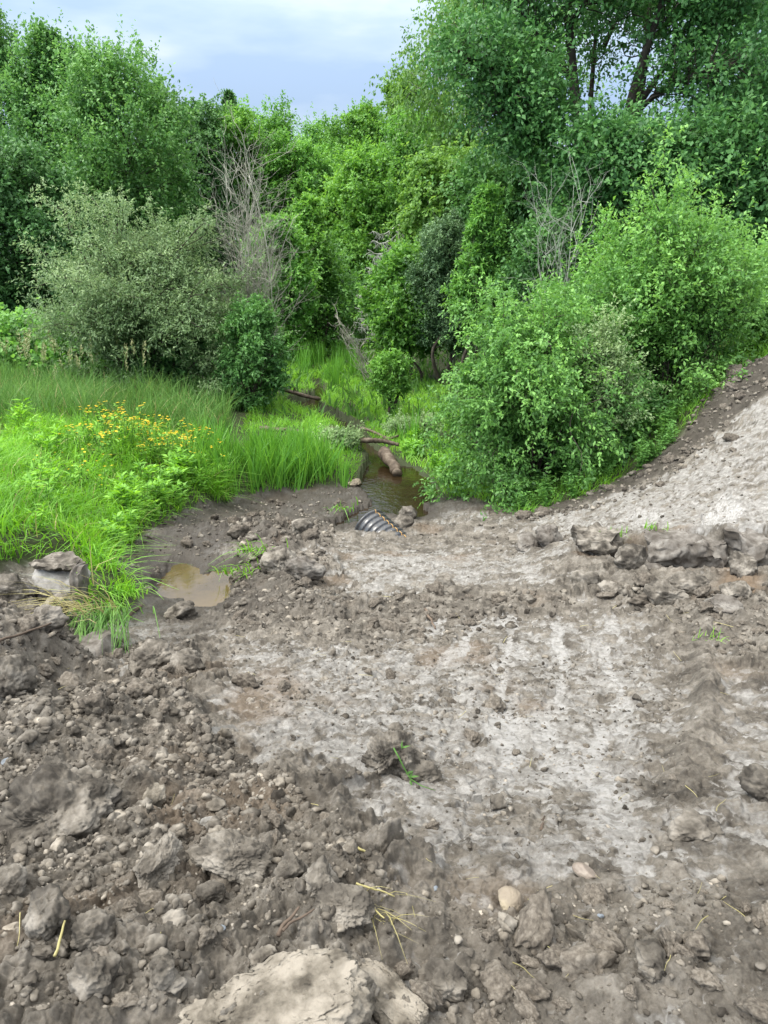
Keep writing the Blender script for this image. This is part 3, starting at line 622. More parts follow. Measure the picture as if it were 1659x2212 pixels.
# the big oak: several leaning stems, long side boughs, holes through to the sky
def oak():
    rng = np.random.default_rng(7); Y = 22.0
    bx, by = 1330, Y; base = np.array((*at(1330, 620, Y)[:2], 0.0)); z0 = hz_(base[0], Y); base[2] = z0
    root = empty('oak_tree', tuple(base), 'huge dark oak with black forked stems and sky showing through its crown', 'oak tree')
    wd = MB(); lv = MB(); low = MB()
    def pt(u, v, dy): return at(u, v, Y + dy) - base
    stems = [[(1330,640,0),(1300,480,0),(1255,330,.2),(1235,150,.3),(1225,-40,.3),(1215,-200,.3)], [(1335,640,.2),(1340,450,.3),(1375,250,.6),(1400,80,.8),(1420,-160,1)],
             [(1325,640,-.2),(1320,430,-.3),(1345,280,-.4),(1390,120,-.6),(1440,-20,-.8),(1480,-200,-1)], [(1335,560,0),(1400,400,0),(1500,270,.3),(1620,180,.6),(1760,110,.8)],
             [(1330,600,.5),(1300,420,1),(1270,280,1.6),(1285,100,2),(1300,-100,2.2)]]
    rad = [.20, .19, .16, .12, .11]
    boughs = [[(1265,330,.1),(1200,268,-.4),(1130,215,-.9),(1070,150,-1.4),(1010,110,-1.6)], [(1275,390,.1),(1215,330,-.6),(1150,290,-1.2),(1095,230,-1.6)],
              [(1385,220,.5),(1450,120,.2),(1540,40,-.2),(1640,-30,-.5)], [(1500,270,.3),(1560,240,-.3),(1640,235,-.9),(1720,225,-1.2)], [(1235,170,.3),(1170,90,.2),(1120,10,.2),(1060,-60,.2)],
              [(1400,90,.8),(1480,20,1),(1560,-70,1.2)], [(1345,280,-.4),(1400,215,-1),(1480,165,-1.7),(1570,140,-2.2)], [(1390,420,0),(1470,380,-.8),(1560,360,-1.6),(1660,350,-2)],
              [(1310,500,0),(1360,400,-1),(1420,345,-1.9),(1490,330,-2.4)], [(1300,480,0),(1260,400,-1.2),(1300,350,-2.2),(1330,330,-2.8)], [(1340,520,0),(1450,450,-1.2),(1560,420,-2.2),(1650,430,-2.6)],
              [(1305,100,2),(1340,20,2.4),(1380,-60,2.8)], [(1225,60,.3),(1270,0,-.6),(1310,-90,-1)], [(1270,280,1.6),(1190,180,2.4),(1120,90,2.8)], [(1440,-20,-.8),(1500,-60,-1.4),(1570,-130,-1.8)]]
    def smooth(cp, n):
        cp = np.array([pt(*c) for c in cp]); t = np.linspace(0, len(cp) - 1, n); q = np.empty((n, 3))
        for a in range(3): q[:, a] = np.interp(t, np.arange(len(cp)), cp[:, a])
        for _ in range(3): q[1:-1] = (q[:-2] + q[1:-1]*2 + q[2:])/4
        return q
    for cp, r in zip(stems, rad):
        q = smooth(cp, 18); q[0, 2] = min(q[0, 2], 0) - .1
        wd.tube(q, r*np.linspace(1.2, .25, 18), 8)
    cs = []
    for cp in boughs + stems:
        q = smooth(cp, 14)
        if cp in boughs: wd.tube(q, np.linspace(.085, .02, 14), 6)
        for j in range(4 if cp in boughs else 9, 14):
            for _ in range(6):
                dirn = unit(rng.normal(0, 1, 3)*(1, .9, .6) + unit(q[j] - q[max(j-3, 0)])*.5 + (0, 0, .15)); e_ = q[j] + dirn*rng.uniform(.5, 1.25)
                b_ = bend(q[j], e_, rng, 5, .1); wd.tube(b_, np.linspace(.022, .007, 5), 4, cap=False); cs.append((e_, dirn)); cs.append((b_[3], dirn))
    c = np.array([a for a, b in cs]); o = np.array([b for a, b in cs])
    # pull leaves away where the sky shows between the stems
    uv = c + base; t = uv[:, 1]*CP - (uv[:, 2] - CAM_Z)*SP; pu = 829.5 + F*uv[:, 0]/t; pv = 1106 - F*(uv[:, 1]*SP + (uv[:, 2] - CAM_Z)*CP)/t
    hole = ((pu - 1400)/75)**2 + ((pv - 255)/42)**2; keep = rng.uniform(0, 1, len(c)) < sst(.5, 1.6, hole); h2 = ((pu - 1470)/130)**2 + ((pv - 130)/80)**2
    keep &= rng.uniform(0, 1, len(c)) < .62 + .38*sst(.4, 1.5, h2)
    c, o = c[keep], o[keep]
    sprays(lv, rng, c, o, .55, 5, 8, .125, .075, up=.2, rnd=.85, droop=.15, tb=.5, tl=1.3)
    # leafy skirt of low boughs, heavy clumps facing the clearing
    sk = []
    for (u, v, dy, r) in [(1290,330,-2.6,.75),(1340,370,-2.9,.8),(1400,330,-2.6,.8),(1450,370,-3,.85),(1510,335,-2.8,.85),(1570,360,-3,.9),(1640,330,-2.6,.9),(1290,410,-2.7,.7),(1370,430,-2.8,.75),(1470,440,-2.6,.7),(1550,440,-2.8,.8),(1640,440,-2.8,.9),
                          (1230,400,-1.8,.7),(1330,300,-2,.6),(1590,290,-2.4,.7),(1660,270,-2.4,.9),(1250,470,-2,.7),(1690,390,-3,1.0),(1180,250,-1.4,.8),(1120,170,-1.6,.8),(1060,110,-1.2,.8),(1150,300,-1.5,.6),(1640,120,-1,1.1),(1560,40,-1,1)]:
        p = pt(u, v, dy); d = unit(rng.normal(0, 1, (26, 3)) + np.array((0, -.2, .35))); sk.append((p + d*r*rng.uniform(.5, 1.05, (26, 1))*np.array((1, 1, .75)), d))
    sprays(lv, rng, np.concatenate([a for a, b in sk]), np.concatenate([b for a, b in sk]), .55, 5, 9, .13, .08, up=.35, droop=.1, tb=.58, tl=1.25)
    wd.build('trunk', M_bark, root, True); lv.build('crown', LF['oak'], root)
oak()
# undergrowth closing the foot of the wood
BUSH = [
 ('dense mid green bush behind the bare grey bush by the stream head', 660, 30, 560, 230, 745, 'mid', dict(tb=.42)),
 ('young bright maple sapling rising above the bush at the stream head', 668, 29, 425, 110, 600, 'bright', dict(shape='cone', lobes=12, up=.7, tb=.5)),
 ('light green bush between the bare grey bush and the willow bush', 600, 27, 470, 120, 720, 'mid', dict(tb=.6)),
 ('dark green bush spreading low over the far end of the reed meadow', 690, 32, 600, 280, 752, 'shade', dict(shape='flat', tb=.55)),
 ('yellow-green bush in front of the dead grey spruce', 885, 24, 555, 160, 740, 'bright', dict(tb=.5, shoot=3)),
 ('grey-green cedar-like bush right of the dead grey spruce', 965, 23, 470, 110, 740, 'fir', dict(shape='col', ll=.09, lw=.04, tb=.45, k=7, m=10)),
 ('bright green ash sapling with feathery leaves below the birch', 1045, 20, 405, 110, 680, 'mid', dict(shape='cone', lobes=18, shoot=3, up=.6, tb=.55, ll=.13, lw=.05)),
 ('dark bush behind the lichen-covered dead stems', 1180, 19, 470, 190, 760, 'shade', dict(tb=.55, ll=.1, lw=.06)),
 ('small leaning alder with a dark crooked stem beside the reed meadow', 850, 18.6, 765, 85, 845, 'bright', dict(lobes=8, ll=.07, lw=.04, tb=.55, ncl=26, tr=.07, outl=.5)),
 ('dark green shrub with black stems at the right foot of the willow bush', 545, 17.3, 655, 115, 850, 'shade', dict(shape='col', lobes=14, ll=.085, lw=.04, tb=.7, stems=4, tr=.09)),
 ('bright maple-leaved bush low at the left edge beside the meadow', 70, 20, 705, 190, 880, 'alder', dict(ll=.12, lw=.10, tb=.6, lobes=16, shape='flat')),
 ('bright maple-leaved bush in front of the willow bush', 230, 19.4, 740, 230, 890, 'mid', dict(ll=.12, lw=.10, tb=.6, lobes=16, shape='flat')),
 ('low shaded bush filling the gap under the willow bush', 380, 18.6, 730, 190, 890, 'shade', dict(ll=.10, lw=.07, tb=.5, lobes=14, shape='flat')),
 ('green bush growing under the right end of the oak', 1500, 20, 470, 330, 700, 'shade', dict(tb=.5, ll=.12, lw=.07)),
 ('low leafy bush among the grass right of the stream, under the sprawling shrub', 900, 16.5, 905, 110, 965, 'willow', dict(shape='flat', lobes=8, ll=.06, lw=.025, tb=.6, ncl=24, tr=.03)),
]
for i, (lb, u, Y, vt, wp, vb, lf, op) in enumerate(BUSH):
    op = dict(op); op.setdefault('ll', .13); op.setdefault('lw', .075); op.setdefault('tr', .06); op.setdefault('lobes', 18); op.setdefault('stems', 3)
    tree('sapling' if 'sapling' in lb else 'bush', lb, 'sapling' if 'sapling' in lb else 'bush', u, Y, vt, wp, vb, lf, 300 + i, None, **op)
def arch_bush(label, u, Y, vtop, wpx, vbot, leaf, seed, nst=40, ll=.075, lw=.036, droop=.35, tr=.022, tb=.5, k=5, m=9, lean=0., low=.3, flat=.45, depth=.8, cl=.30, top=1.0):
    """a bush of many arching stems, leafy along their outer part"""
    rng = np.random.default_rng(seed); fy = ray(u, (vtop + vbot)/2)[1]; x0 = (u - 829.5)/F*Y/fy; z0 = hz_(x0, Y); Hc = zat(vtop, Y) - z0; W = wpx/F*Y/fy/2
    root = empty('willow_bush', (x0, Y, z0), label, 'bush'); wd = MB(); C = []; D = []; T = []
    for i in range(nst):
        an = rng.uniform(0, 2*pi); q_ = np.sqrt(rng.uniform(.02, 1)); hf = (1 - flat*q_**2)*rng.uniform(.72, 1.06)
        if rng.uniform() < low: q_ = rng.uniform(.7, 1.08); hf *= rng.uniform(.25, .7)
        s_ = np.linspace(0, 1, 12); rho = q_*W*rng.uniform(.85, 1.12); h = Hc*hf*top
        rr = rho*s_**1.25; z = h*(1 - (1 - s_)**1.7) - droop*rho*s_**4
        wob = bend((0, 0, 0), (0, 0, 1), rng, 12, .05)[:, :2]*h
        p = np.c_[np.cos(an)*rr + wob[:, 0] + lean*z, (np.sin(an)*rr + wob[:, 1])*depth, np.maximum(z, .05)] + np.r_[rng.normal(0, W*.09, 2), -.08]
        r0 = tr*rng.uniform(.6, 1.3); wd.tube(p, r0*np.linspace(1, .16, 12), 5)
        paths = [(p, 4)]
        for _ in range(5):
            j = rng.integers(3, 10); d = unit(unit(p[min(j+1, 11)] - p[j-1]) + rng.normal(0, .55, 3)*(1, 1, .6)); l_ = rng.uniform(.14, .32)*Hc
            b_ = bend(p[j], p[j] + d*l_, rng, 7, .08); b_[:, 2] -= droop*.35*l_*np.linspace(0, 1, 7)**2; wd.tube(b_, r0*np.linspace(.45, .12, 7), 4, cap=False); paths.append((b_, 2))
        off = rng.normal(0, .10)
        for pp, j0 in paths:
            for j in range(j0, len(pp)):
                if rng.uniform() < .86:
                    C.append(pp[j] + rng.normal(0, .05, 3)); D.append(unit(pp[j] - pp[j-1])); T.append(tb + off + .24*(pp[j, 2]/Hc - .5))
    C = np.array(C); D = np.array(D); C[:, 2] = np.maximum(C[:, 2], .06); lv = MB()
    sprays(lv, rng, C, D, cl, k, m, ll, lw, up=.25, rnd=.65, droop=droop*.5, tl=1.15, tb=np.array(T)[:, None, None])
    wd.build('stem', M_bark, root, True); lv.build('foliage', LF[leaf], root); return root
arch_bush('big grey-green willow bush leaning left beside the stream', 330, 18.4, 420, 440, 880, 'willow', 401, 72, .085, .030, .22, .035, .5, 6, 10, lean=-.10, low=.22, flat=.5, cl=.38)
arch_bush('tall leafy shrub with many thin stems on the right bank beside the clay road', 1450, 13.8, 432, 340, 900, 'alder', 402, 58, .078, .038, .05, .018, .52, lean=.02, low=.2, flat=.32, cl=.30)
arch_bush('light green top of a tall shrub standing behind the thin-stemmed shrub', 1320, 15.5, 520, 220, 850, 'mid', 403, 34, .08, .04, .08, .02, .55, flat=.35, cl=.32)
arch_bush('sprawling rounded shrub hanging over the mud right of the stream pool', 1150, 11.9, 610, 330, 1085, 'alder', 404, 66, .072, .034, .5, .02, .5, lean=-.04, low=.3, flat=.45, cl=.25)
arch_bush('dark lower shrub in the hollow between the sprawling shrub and the clay bank', 1300, 12.6, 800, 260, 1060, 'shade', 405, 36, .07, .036, .35, .016, .6, cl=.26)
arch_bush('leafy shrub at the right edge of the picture above the clay bank', 1650, 15.5, 560, 190, 760, 'alder', 406, 24, .075, .036, .1, .018, .5, flat=.35, cl=.30)
arch_bush('small pale-leaved leaning shrub with bare grey stems at the edge of the clay bank', 1365, 11.9, 690, 120, 880, 'willow', 407, 12, .06, .028, .2, .02, .70, lean=-.28, low=.0, cl=.22)
arch_bush('arching shrub joining the sprawling shrub to the thin-stemmed shrub on the bank', 1275, 12.9, 610, 240, 960, 'alder', 408, 34, .075, .036, .4, .018, .45, cl=.27)
# far wood behind everything
def far_wood():
    rng = np.random.default_rng(5); mb = MB(); n = 2600
    a = rng.uniform(-1, 1, n); Y = rng.uniform(58, 74, n); x = a*Y*.75; h = 7.5 + 2.2*gn(x*.22, Y*.05, 3) + 1.0*gn(x*.7, Y*0, 4) + 3.5*sst(.15, .6, np.abs(a))
    z = -1.5 + rng.uniform(0, 1, n)**.7*h; c = np.c_[x, Y, z]
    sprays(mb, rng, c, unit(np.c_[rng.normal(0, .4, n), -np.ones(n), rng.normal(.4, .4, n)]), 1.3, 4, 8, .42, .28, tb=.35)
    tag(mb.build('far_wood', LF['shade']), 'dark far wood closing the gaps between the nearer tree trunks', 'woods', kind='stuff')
far_wood()
# ------------------------------------------------------------------ dead wood
def snag(name, label, u, Y, vtop, wpx, nst, m, seed, lean=0., r0=.035, sub=7, vb=None):
    rng = np.random.default_rng(seed); p0 = at(u, 1000, Y)
    x0 = (u - 829.5)/F*Y/ray(u, (vtop + 800)/2)[1]; z0 = hz_(x0, Y) if vb is None else zat(vb, Y); Hh = zat(vtop, Y) - z0; W = wpx/F*Y/ray(u, vtop + 200)[1]/2
    root = empty(name, (x0, Y, z0), label, 'dead bush')
    for s in range(nst):
        mb = MB(); hf = rng.uniform(.55, 1.0)
        e_ = np.array((rng.uniform(-1, 1)*W + lean*Hh*hf, rng.uniform(-1, 1)*W*.6, Hh*hf)); st = np.r_[rng.normal(0, W*.22, 2), -.1]
        q = bend(st, e_, rng, 14, .05); rr = r0*rng.uniform(.6, 1.1); mb.tube(q, rr*np.linspace(1, .18, 14), 6)
        for k in range(sub):
            j = rng.integers(4, 13); d = unit(unit(q[min(j+1, 13)] - q[j-1])*1.0 + rng.normal(0, .55, 3)*(1, .7, .5)); l_ = Hh*rng.uniform(.1, .3)
            b = bend(q[j], q[j] + d*l_, rng, 7, .09, .05); mb.tube(b, rr*np.linspace(.5, .12, 7), 4, cap=False)
            for _ in range(3):
                i_ = rng.integers(2, 6); d2 = unit(d + rng.normal(0, .6, 3)); mb.tube(bend(b[i_], b[i_] + d2*l_*rng.uniform(.25, .6), rng, 5, .1), rr*np.linspace(.28, .09, 5), 3, cap=False)
        mb.build('stem', m, root, True)
snag('dead_bush', 'bare grey bush of many upright dead stems right of the willow bush', 545, 18.6, 325, 105, 30, M_dead, 31, 0.0, .017, 9)
snag('dead_bush', 'pale lichen-covered dead stems standing in front of the oak', 1205, 17.5, 335, 70, 9, M_lichen, 32, .0, .017, 8)
snag('dead_bush', 'bleached dead twigs leaning left over the end of the reed meadow', 815, 23, 672, 20, 11, M_dead, 33, -.62, .020, 5)
snag('dead_bush', 'grey dead twigs sticking out right from the foot of the willow bush', 555, 17.2, 700, 22, 6, M_dead, 34, .55, .014, 5, 800)
def dead_spruce():
    rng = np.random.default_rng(44); u, Y = 855, 27.0; x0 = at(u, 600, Y)[0]; z0 = hz_(x0, Y); zt = zat(470, Y) - z0
    root = empty('dead_spruce', (x0, Y, z0), 'dead grey spruce with drooping lichen-hung branches in the middle of the wood', 'dead tree')
    t = MB(); t.tube(bend((0, 0, -.1), (.1, 0, zt), rng, 8, .01), np.linspace(.11, .03, 8), 7); t.build('trunk', M_dead, root, True)
    for k in range(26):
        z = zt*(.25 + .72*k/26); a = rng.uniform(pi*.75, pi*1.35) if k % 3 else rng.uniform(0, 2*pi); l_ = (zt - z)*.28 + .75
        e_ = np.array((cos(a)*l_, sin(a)*l_*.8, z - .25*l_)); q = bend((0, 0, z), e_, rng, 9, .03, -.14); q[-2:, 2] += .06
        mb = MB(); mb.tube(q, np.linspace(.028, .010, 9), 4)
        for _ in range(46):
            f = rng.uniform(.15, 1)*8; i_ = min(int(f), 7); b = q[i_] + (q[i_+1] - q[i_])*(f - i_); d = np.array((rng.normal(0, .10), rng.normal(0, .10), -rng.uniform(.04, .22)))
            mb.tube(np.array((b, b + d*.5 + rng.normal(0, .02, 3), b + d)), (.012, .010, .004), 3, cap=False)
        mb.build('branch', M_lichen, root)
dead_spruce()
# ------------------------------------------------------------------ grass, reeds and weeds
def scatter(rng, poly, dens, avoid=.04, inmud=None):
    p = np.array(poly); lo, hi = p.min(0), p.max(0); n = int(np.prod(hi - lo)*dens)
    x = rng.uniform(lo[0], hi[0], n); y = rng.uniform(lo[1], hi[1], n)
    k = sdist(x, y, p) > 0; x, y = x[k], y[k]
    if inmud is not None: k = sdist(x, y, MUD) < inmud; x, y = x[k], y[k]
    for pol in (POOL, CREEK):
        k = sdist(x, y, pol) < -avoid; x, y = x[k], y[k]
    return x, y
def blades(mb, rng, p, h, w, bendf, ldir=None, tint=.5, seg=3, spread=1.0):
    n = len(p); a = rng.uniform(0, 2*pi, n); d = np.c_[np.cos(a), np.sin(a), np.zeros(n)]*spread
    if ldir is not None: d = d + ldir
    wa = rng.uniform(0, 2*pi, n); s = np.c_[np.cos(wa), np.sin(wa), np.zeros(n)]
    t = np.linspace(0, 1, seg + 1); bf = bendf*rng.uniform(.3, 1.5, n)
    c = p[:, None] + np.array((0, 0, 1.))*(h[:, None]*(t - .42*np.minimum(bf, 1.5)[:, None]*t**2.2))[..., None] + d[:, None]*((h*bf*.75)[:, None]*t**1.8)[..., None]
    ww = (w[:, None]*np.clip(1.15 - t**1.6, .05, 1))[..., None]*.5
    v = np.stack([c - s[:, None]*ww, c + s[:, None]*ww], 2).reshape(n, -1, 3)
    k = 2*(seg + 1); i = np.arange(n)[:, None]*k + np.arange(seg)[None]*2
    q = np.stack([i, i + 1, i + 3, i + 2], -1).reshape(-1, 4)
    mb.add(v.reshape(-1, 3), q, np.repeat(np.clip(tint, 0, 1), seg))
def meadow(name, label, m, rng, poly, dens, hh, ww, bendf, tb=.5, inmud=.05, seg=3, clump=1.0, nscale=1.0, sink=.03, edge=0.):
    x, y = scatter(rng, poly, dens, inmud=inmud)
    k = rng.uniform(0, 1, len(x)) < np.clip(.65 + clump*1.2*gn(x*2.2*nscale, y*2.2*nscale, 12), .12, 1); x, y = x[k], y[k]
    z = H(x, y) - sink
    big = gn(x*1.1*nscale, y*1.1*nscale, 13); h = hh*rng.uniform(.45, 1.15, len(x))*(1 + .7*big*clump)
    ld = np.c_[gn(x*.9, y*.9, 14), gn(x*.9, y*.9, 15), np.zeros(len(x))]*1.3
    sd = sdist(x, y, MUD); od = np.zeros_like(ld)
    if edge: od[:, 1] = -edge*sst(-.5, .0, sd); od[:, 0] = edge*.5*sst(-.5, 0, sd)
    tint = tb + .45*big + rng.normal(0, .14, len(x)) + .25*gn(x*.45, y*.45, 16)
    mb = MB(); blades(mb, rng, np.c_[x, y, z], h, ww*rng.uniform(.6, 1.3, len(x)), bendf, ld + od, tint, seg)
    return tag(mb.build(name, m), label, 'grass', kind='stuff')
R_ = np.random.default_rng(77)
G1 = P2([(-200,1240),(-200,960),(0,935),(250,930),(420,960),(500,1060),(490,1088),(400,1108),(345,1143),(270,1198),(238,1228),(305,1303),(240,1348),(165,1335),(150,1214),(0,1226)])
G2 = P2([(-300,985),(-300,850),(0,850),(300,860),(470,872),(500,890),(500,965),(420,985),(250,945),(0,950)])
G3 = P2([(400,1066),(450,1010),(600,1000),(700,990),(772,980),(785,1005),(768,1044),(728,1052),(620,1064),(500,1070)])
G4 = P2([(520,965),(585,760),(640,742),(740,742),(850,770),(960,840),(1020,950),(1070,1088),(940,1078),(800,985),(715,1010),(600,955)])
G5 = P2([(-300,870),(-300,690),(100,690),(300,740),(480,800),(520,880)])
G6 = P2([(1040,1085),(1130,1116),(1260,1076),(1400,1010),(1480,935),(1560,850),(1500,800),(1300,960),(1150,1040)])
G7 = P2([(1540,840),(1575,812),(1659,774),(1800,745),(1900,640),(1590,650)])
meadow('grass', 'lush light green grass on the bank left of the puddle', GR['lush'], R_, G1, 1250, .38, .013, .95, .5, edge=1.2, clump=1.3)
meadow('tall_grass', 'tall bluish green grass in front of the willow bush', GR['tall'], R_, G2, 520, .80, .015, .6, .5, clump=1.1)
meadow('grass', 'bright grass covering the wet ground along both sides of the stream', GR['lush'], R_, G4, 560, .28, .016, .85, .62, clump=1.4, nscale=.8)
meadow('grass', 'fresh grass between the reeds left of the stream pool', GR['lush'], R_, G3, 700, .30, .012, .8, .5)
meadow('grass', 'shaded meadow grass below the dark trees at the left', GR['tall'], R_, G5, 140, .6, .028, .5, .45)
meadow('grass', 'grass fringe under the shrubs along the edge of the clay', GR['lush'], R_, G6, 420, .26, .011, .9, .35, inmud=.12, edge=.8)
meadow('grass', 'light green grass at the top of the right bank', GR['lush'], R_, G7, 420, .5, .014, .6, .6)
meadow('dry_grass', 'dry straw-coloured blades mixed through the grass of the left bank', M_straw, R_, G1, 60, .42, .010, .9, .5, clump=.5)
meadow('dry_grass', 'dry straw-coloured blades in the tall grass', M_straw, R_, G2, 30, .75, .012, .6, .5, clump=.5)
GX = [(-20,14),(20,20),(26,50),(-26,50),(-26,20)]
meadow('ground_cover', 'low green ground cover on the floor of the wood', GR['tall'], R_, GX, 26, .5, .07, .7, .3)
# leafy weeds: one plant each, copied
def place(proto, rng, poly, n, label=None, smin=.7, smax=1.3, inmud=0., dens=60, tilt=.12):
    x, y = scatter(rng, poly, dens, inmud=inmud); i = rng.permutation(len(x))[:n]; z = H(x[i], y[i]) - .02
    for j, (a, b, c) in enumerate(zip(x[i], y[i], z)):
        rot = (rng.normal(0, tilt), rng.normal(0, tilt), rng.uniform(0, 6.28)); sc = rng.uniform(smin, smax)
        if j == 0: proto.location = (a, b, c); proto.rotation_euler = rot; proto.scale = (sc,)*3
        else: dup(proto, (a, b, c), rot, sc, label)
def weed(label, group, seed, h, leaf, ll, lw, nst, blossoms=0):
    rng = np.random.default_rng(seed); root = empty('flowering_plant' if blossoms else 'leafy_weed', (0, 0, 0), label, 'plant', group)
    st = MB(); lv = MB(); bl = MB()
    for s in range(nst):
        a = rng.uniform(0, 6.28); e_ = np.array((cos(a)*h*.3*rng.uniform(.2, 1), sin(a)*h*.3*rng.uniform(.2, 1), h*rng.uniform(.7, 1)))
        q = bend((rng.normal(0, .03), rng.normal(0, .03), -.03), e_, rng, 7, .05); st.tube(q, np.linspace(.005, .002, 7), 4, cap=False)
        n = 16; t = rng.uniform(.15, 1, n)*6; i = np.minimum(t.astype(int), 5); p = q[i] + (q[i+1] - q[i])*(t - i)[:, None]
        an = np.arange(n)*2.4; ax = np.c_[np.cos(an), np.sin(an), rng.uniform(.0, .8, n)]
        leaves(lv, p, ax, np.tile((0, 0, 1.), (n, 1)) + rng.normal(0, .25, (n, 3)), ll*rng.uniform(.6, 1.2, n), lw*rng.uniform(.7, 1.2, n), np.clip(rng.normal(.55, .2, n), 0, 1))
        for b in range(blossoms):
            c = e_ + rng.normal(0, .04, 3)*(1, 1, .3) + (0, 0, .03); n5 = 8; an = np.arange(n5)*2*pi/n5 + rng.uniform(0, 1)
            st.tube(np.array((q[-2], (q[-2] + c)/2 + (0, 0, .01), c)), .002, 3, cap=False)
            leaves(bl, np.tile(c, (n5, 1)), np.c_[np.cos(an), np.sin(an), np.full(n5, .25)], np.tile((0, 0, 1.), (n5, 1)), .020, .013, rng.uniform(.2, .9, n5))
    st.build('stem', GR['tall'], root); lv.build('foliage', leaf, root)
    if blossoms: bl.build('blossom', M_yel, root)
    return root
FL = 'yellow flowering plant in the patch on the left grass bank'
p_ = weed(FL, 'yellow flowers on the left bank', 1, .50, GR['weed'], .07, .022, 5, 2)
place(p_, R_, P2([(190,985),(300,972),(400,1000),(480,1040),(470,1068),(380,1050),(280,1040),(200,1050)]), 62, inmud=-.15)
p_ = weed('scattered yellow flowering plant in the grass left of the flower patch', 'scattered yellow flowers', 2, .42, GR['weed'], .07, .022, 3, 1)
place(p_, R_, P2([(100,1010),(200,1000),(260,1050),(230,1120),(120,1130)]), 14, inmud=-.15)
p_ = weed('yellow flowering plant in the grass on top of the right bank', 'yellow flowers on the right bank', 3, .5, GR['weed'], .08, .025, 4, 3)
place(p_, R_, P2([(1575,760),(1640,735),(1655,755),(1590,790)]), 7, inmud=-.15)
p_ = weed('broad-leaved green weed along the bank edge above the wet mud', 'weeds on the bank edge', 4, .38, GR['weed'], .11, .034, 6)
place(p_, R_, P2([(240,1215),(270,1190),(345,1135),(400,1100),(500,1075),(500,1040),(400,1040),(250,1120)]), 60, inmud=-.02, dens=120)
p_ = weed('light green leafy weed among the grass at the left edge', 'weeds in the left grass', 5, .42, GR['lush'], .13, .03, 6)
place(p_, R_, P2([(-60,1215),(-60,960),(180,960),(200,1190),(150,1205)]), 34, inmud=-.1, dens=80)
p_ = weed('leafy sprout at the foot of the shrubs beside the clay', 'sprouts beside the clay', 6, .36, LF['alder'], .075, .035, 6)
place(p_, R_, P2([(1060,1085),(1130,1112),(1260,1072),(1400,1003),(1470,940),(1440,910),(1250,1030),(1100,1060)]), 95, inmud=0.20, dens=200)
p_ = weed('low bright green leafy plant beside the stream', 'plants beside the stream', 7, .36, GR['lush'], .09, .03, 7)
place(p_, R_, P2([(860,990),(900,940),(960,960),(1010,1050),(950,1060),(900,1005)]), 26, inmud=-.05, dens=60)
def reed_clump(label, group, seed, n, h, w_, b=.22):
    rng = np.random.default_rng(seed); mb = MB(); p = np.c_[rng.normal(0, .09, (n, 2)), np.full(n, -.05)]
    blades(mb, rng, p, h*rng.uniform(.55, 1.1, n), np.full(n, w_), b*1.5, p*4, np.clip(rng.normal(.5, .18, n), 0, 1), 5)
    o = mb.build('reed_clump', GR['reed']); return tag(o, label, 'reeds', group)
p_ = reed_clump('clump of upright reed leaves in the reed bed left of the stream pool', 'reed clumps beside the pool', 11, 34, .85, .017)
place(p_, R_, P2([(400,1066),(450,1010),(600,1000),(690,1022),(728,1052),(620,1064),(500,1070)]), 95, inmud=-.03, dens=60, tilt=.16)
p_ = reed_clump('clump of upright reed leaves in the meadow at the head of the stream', 'reed clumps at the stream head', 12, 26, 1.1, .028)
place(p_, R_, P2([(600,800),(640,750),(760,755),(800,800),(720,860),(640,820)]), 50, inmud=-.1, dens=6, smin=.6, smax=1.1, tilt=.06)
for u, v, lb, sc in [(742,1052,'reed clump standing alone on the mud beside the pool, left of the wet log', .75), (893,962,'tall narrow reed clump behind the small log right of the debris', .95), (865,965,'reed clump with arching leaves left of the tall narrow one', .6)]:
    g = G(u, v); o = p_.copy(); COL.objects.link(o); o.location = tuple(g); o.scale = (sc,)*3; o.rotation_euler = (0, 0, u); o['label'] = lb; del o['group']
# seed stalks of the tall grass
def seed_stalk():
    rng = np.random.default_rng(3); root = empty('seed_stalk', (0, 0, 0), 'grass stalk with a pale seed head in the tall grass before the willow bush', 'grass stalk', 'seed stalks in the tall grass')
    a = MB(); a.tube(bend((0, 0, 0), (.06, 0, 1.1), rng, 6, .02), np.linspace(.005, .003, 6), 4, cap=False); a.build('stem', GR['tall'], root)
    b = MB(); n = 40; t = rng.uniform(0, 1, n); an = rng.uniform(0, 6.28, n); r = .045*np.sin(pi*np.clip(t*.9 + .1, 0, 1))
    leaves(b, np.c_[.055 + .02*t, 0*t, .95 + .24*t] + np.c_[np.cos(an)*r, np.sin(an)*r, 0*r]*.4, np.c_[np.cos(an), np.sin(an), np.full(n, 1.2)], np.c_[np.cos(an), np.sin(an), np.zeros(n)], .04, .016, rng.uniform(.2, .9, n))
    b.build('seed_head', M_seed, root); return root
place(seed_stalk(), R_, P2([(0,880),(60,850),(340,850),(380,880),(280,925),(40,925)]), 60, inmud=-.3, dens=20)
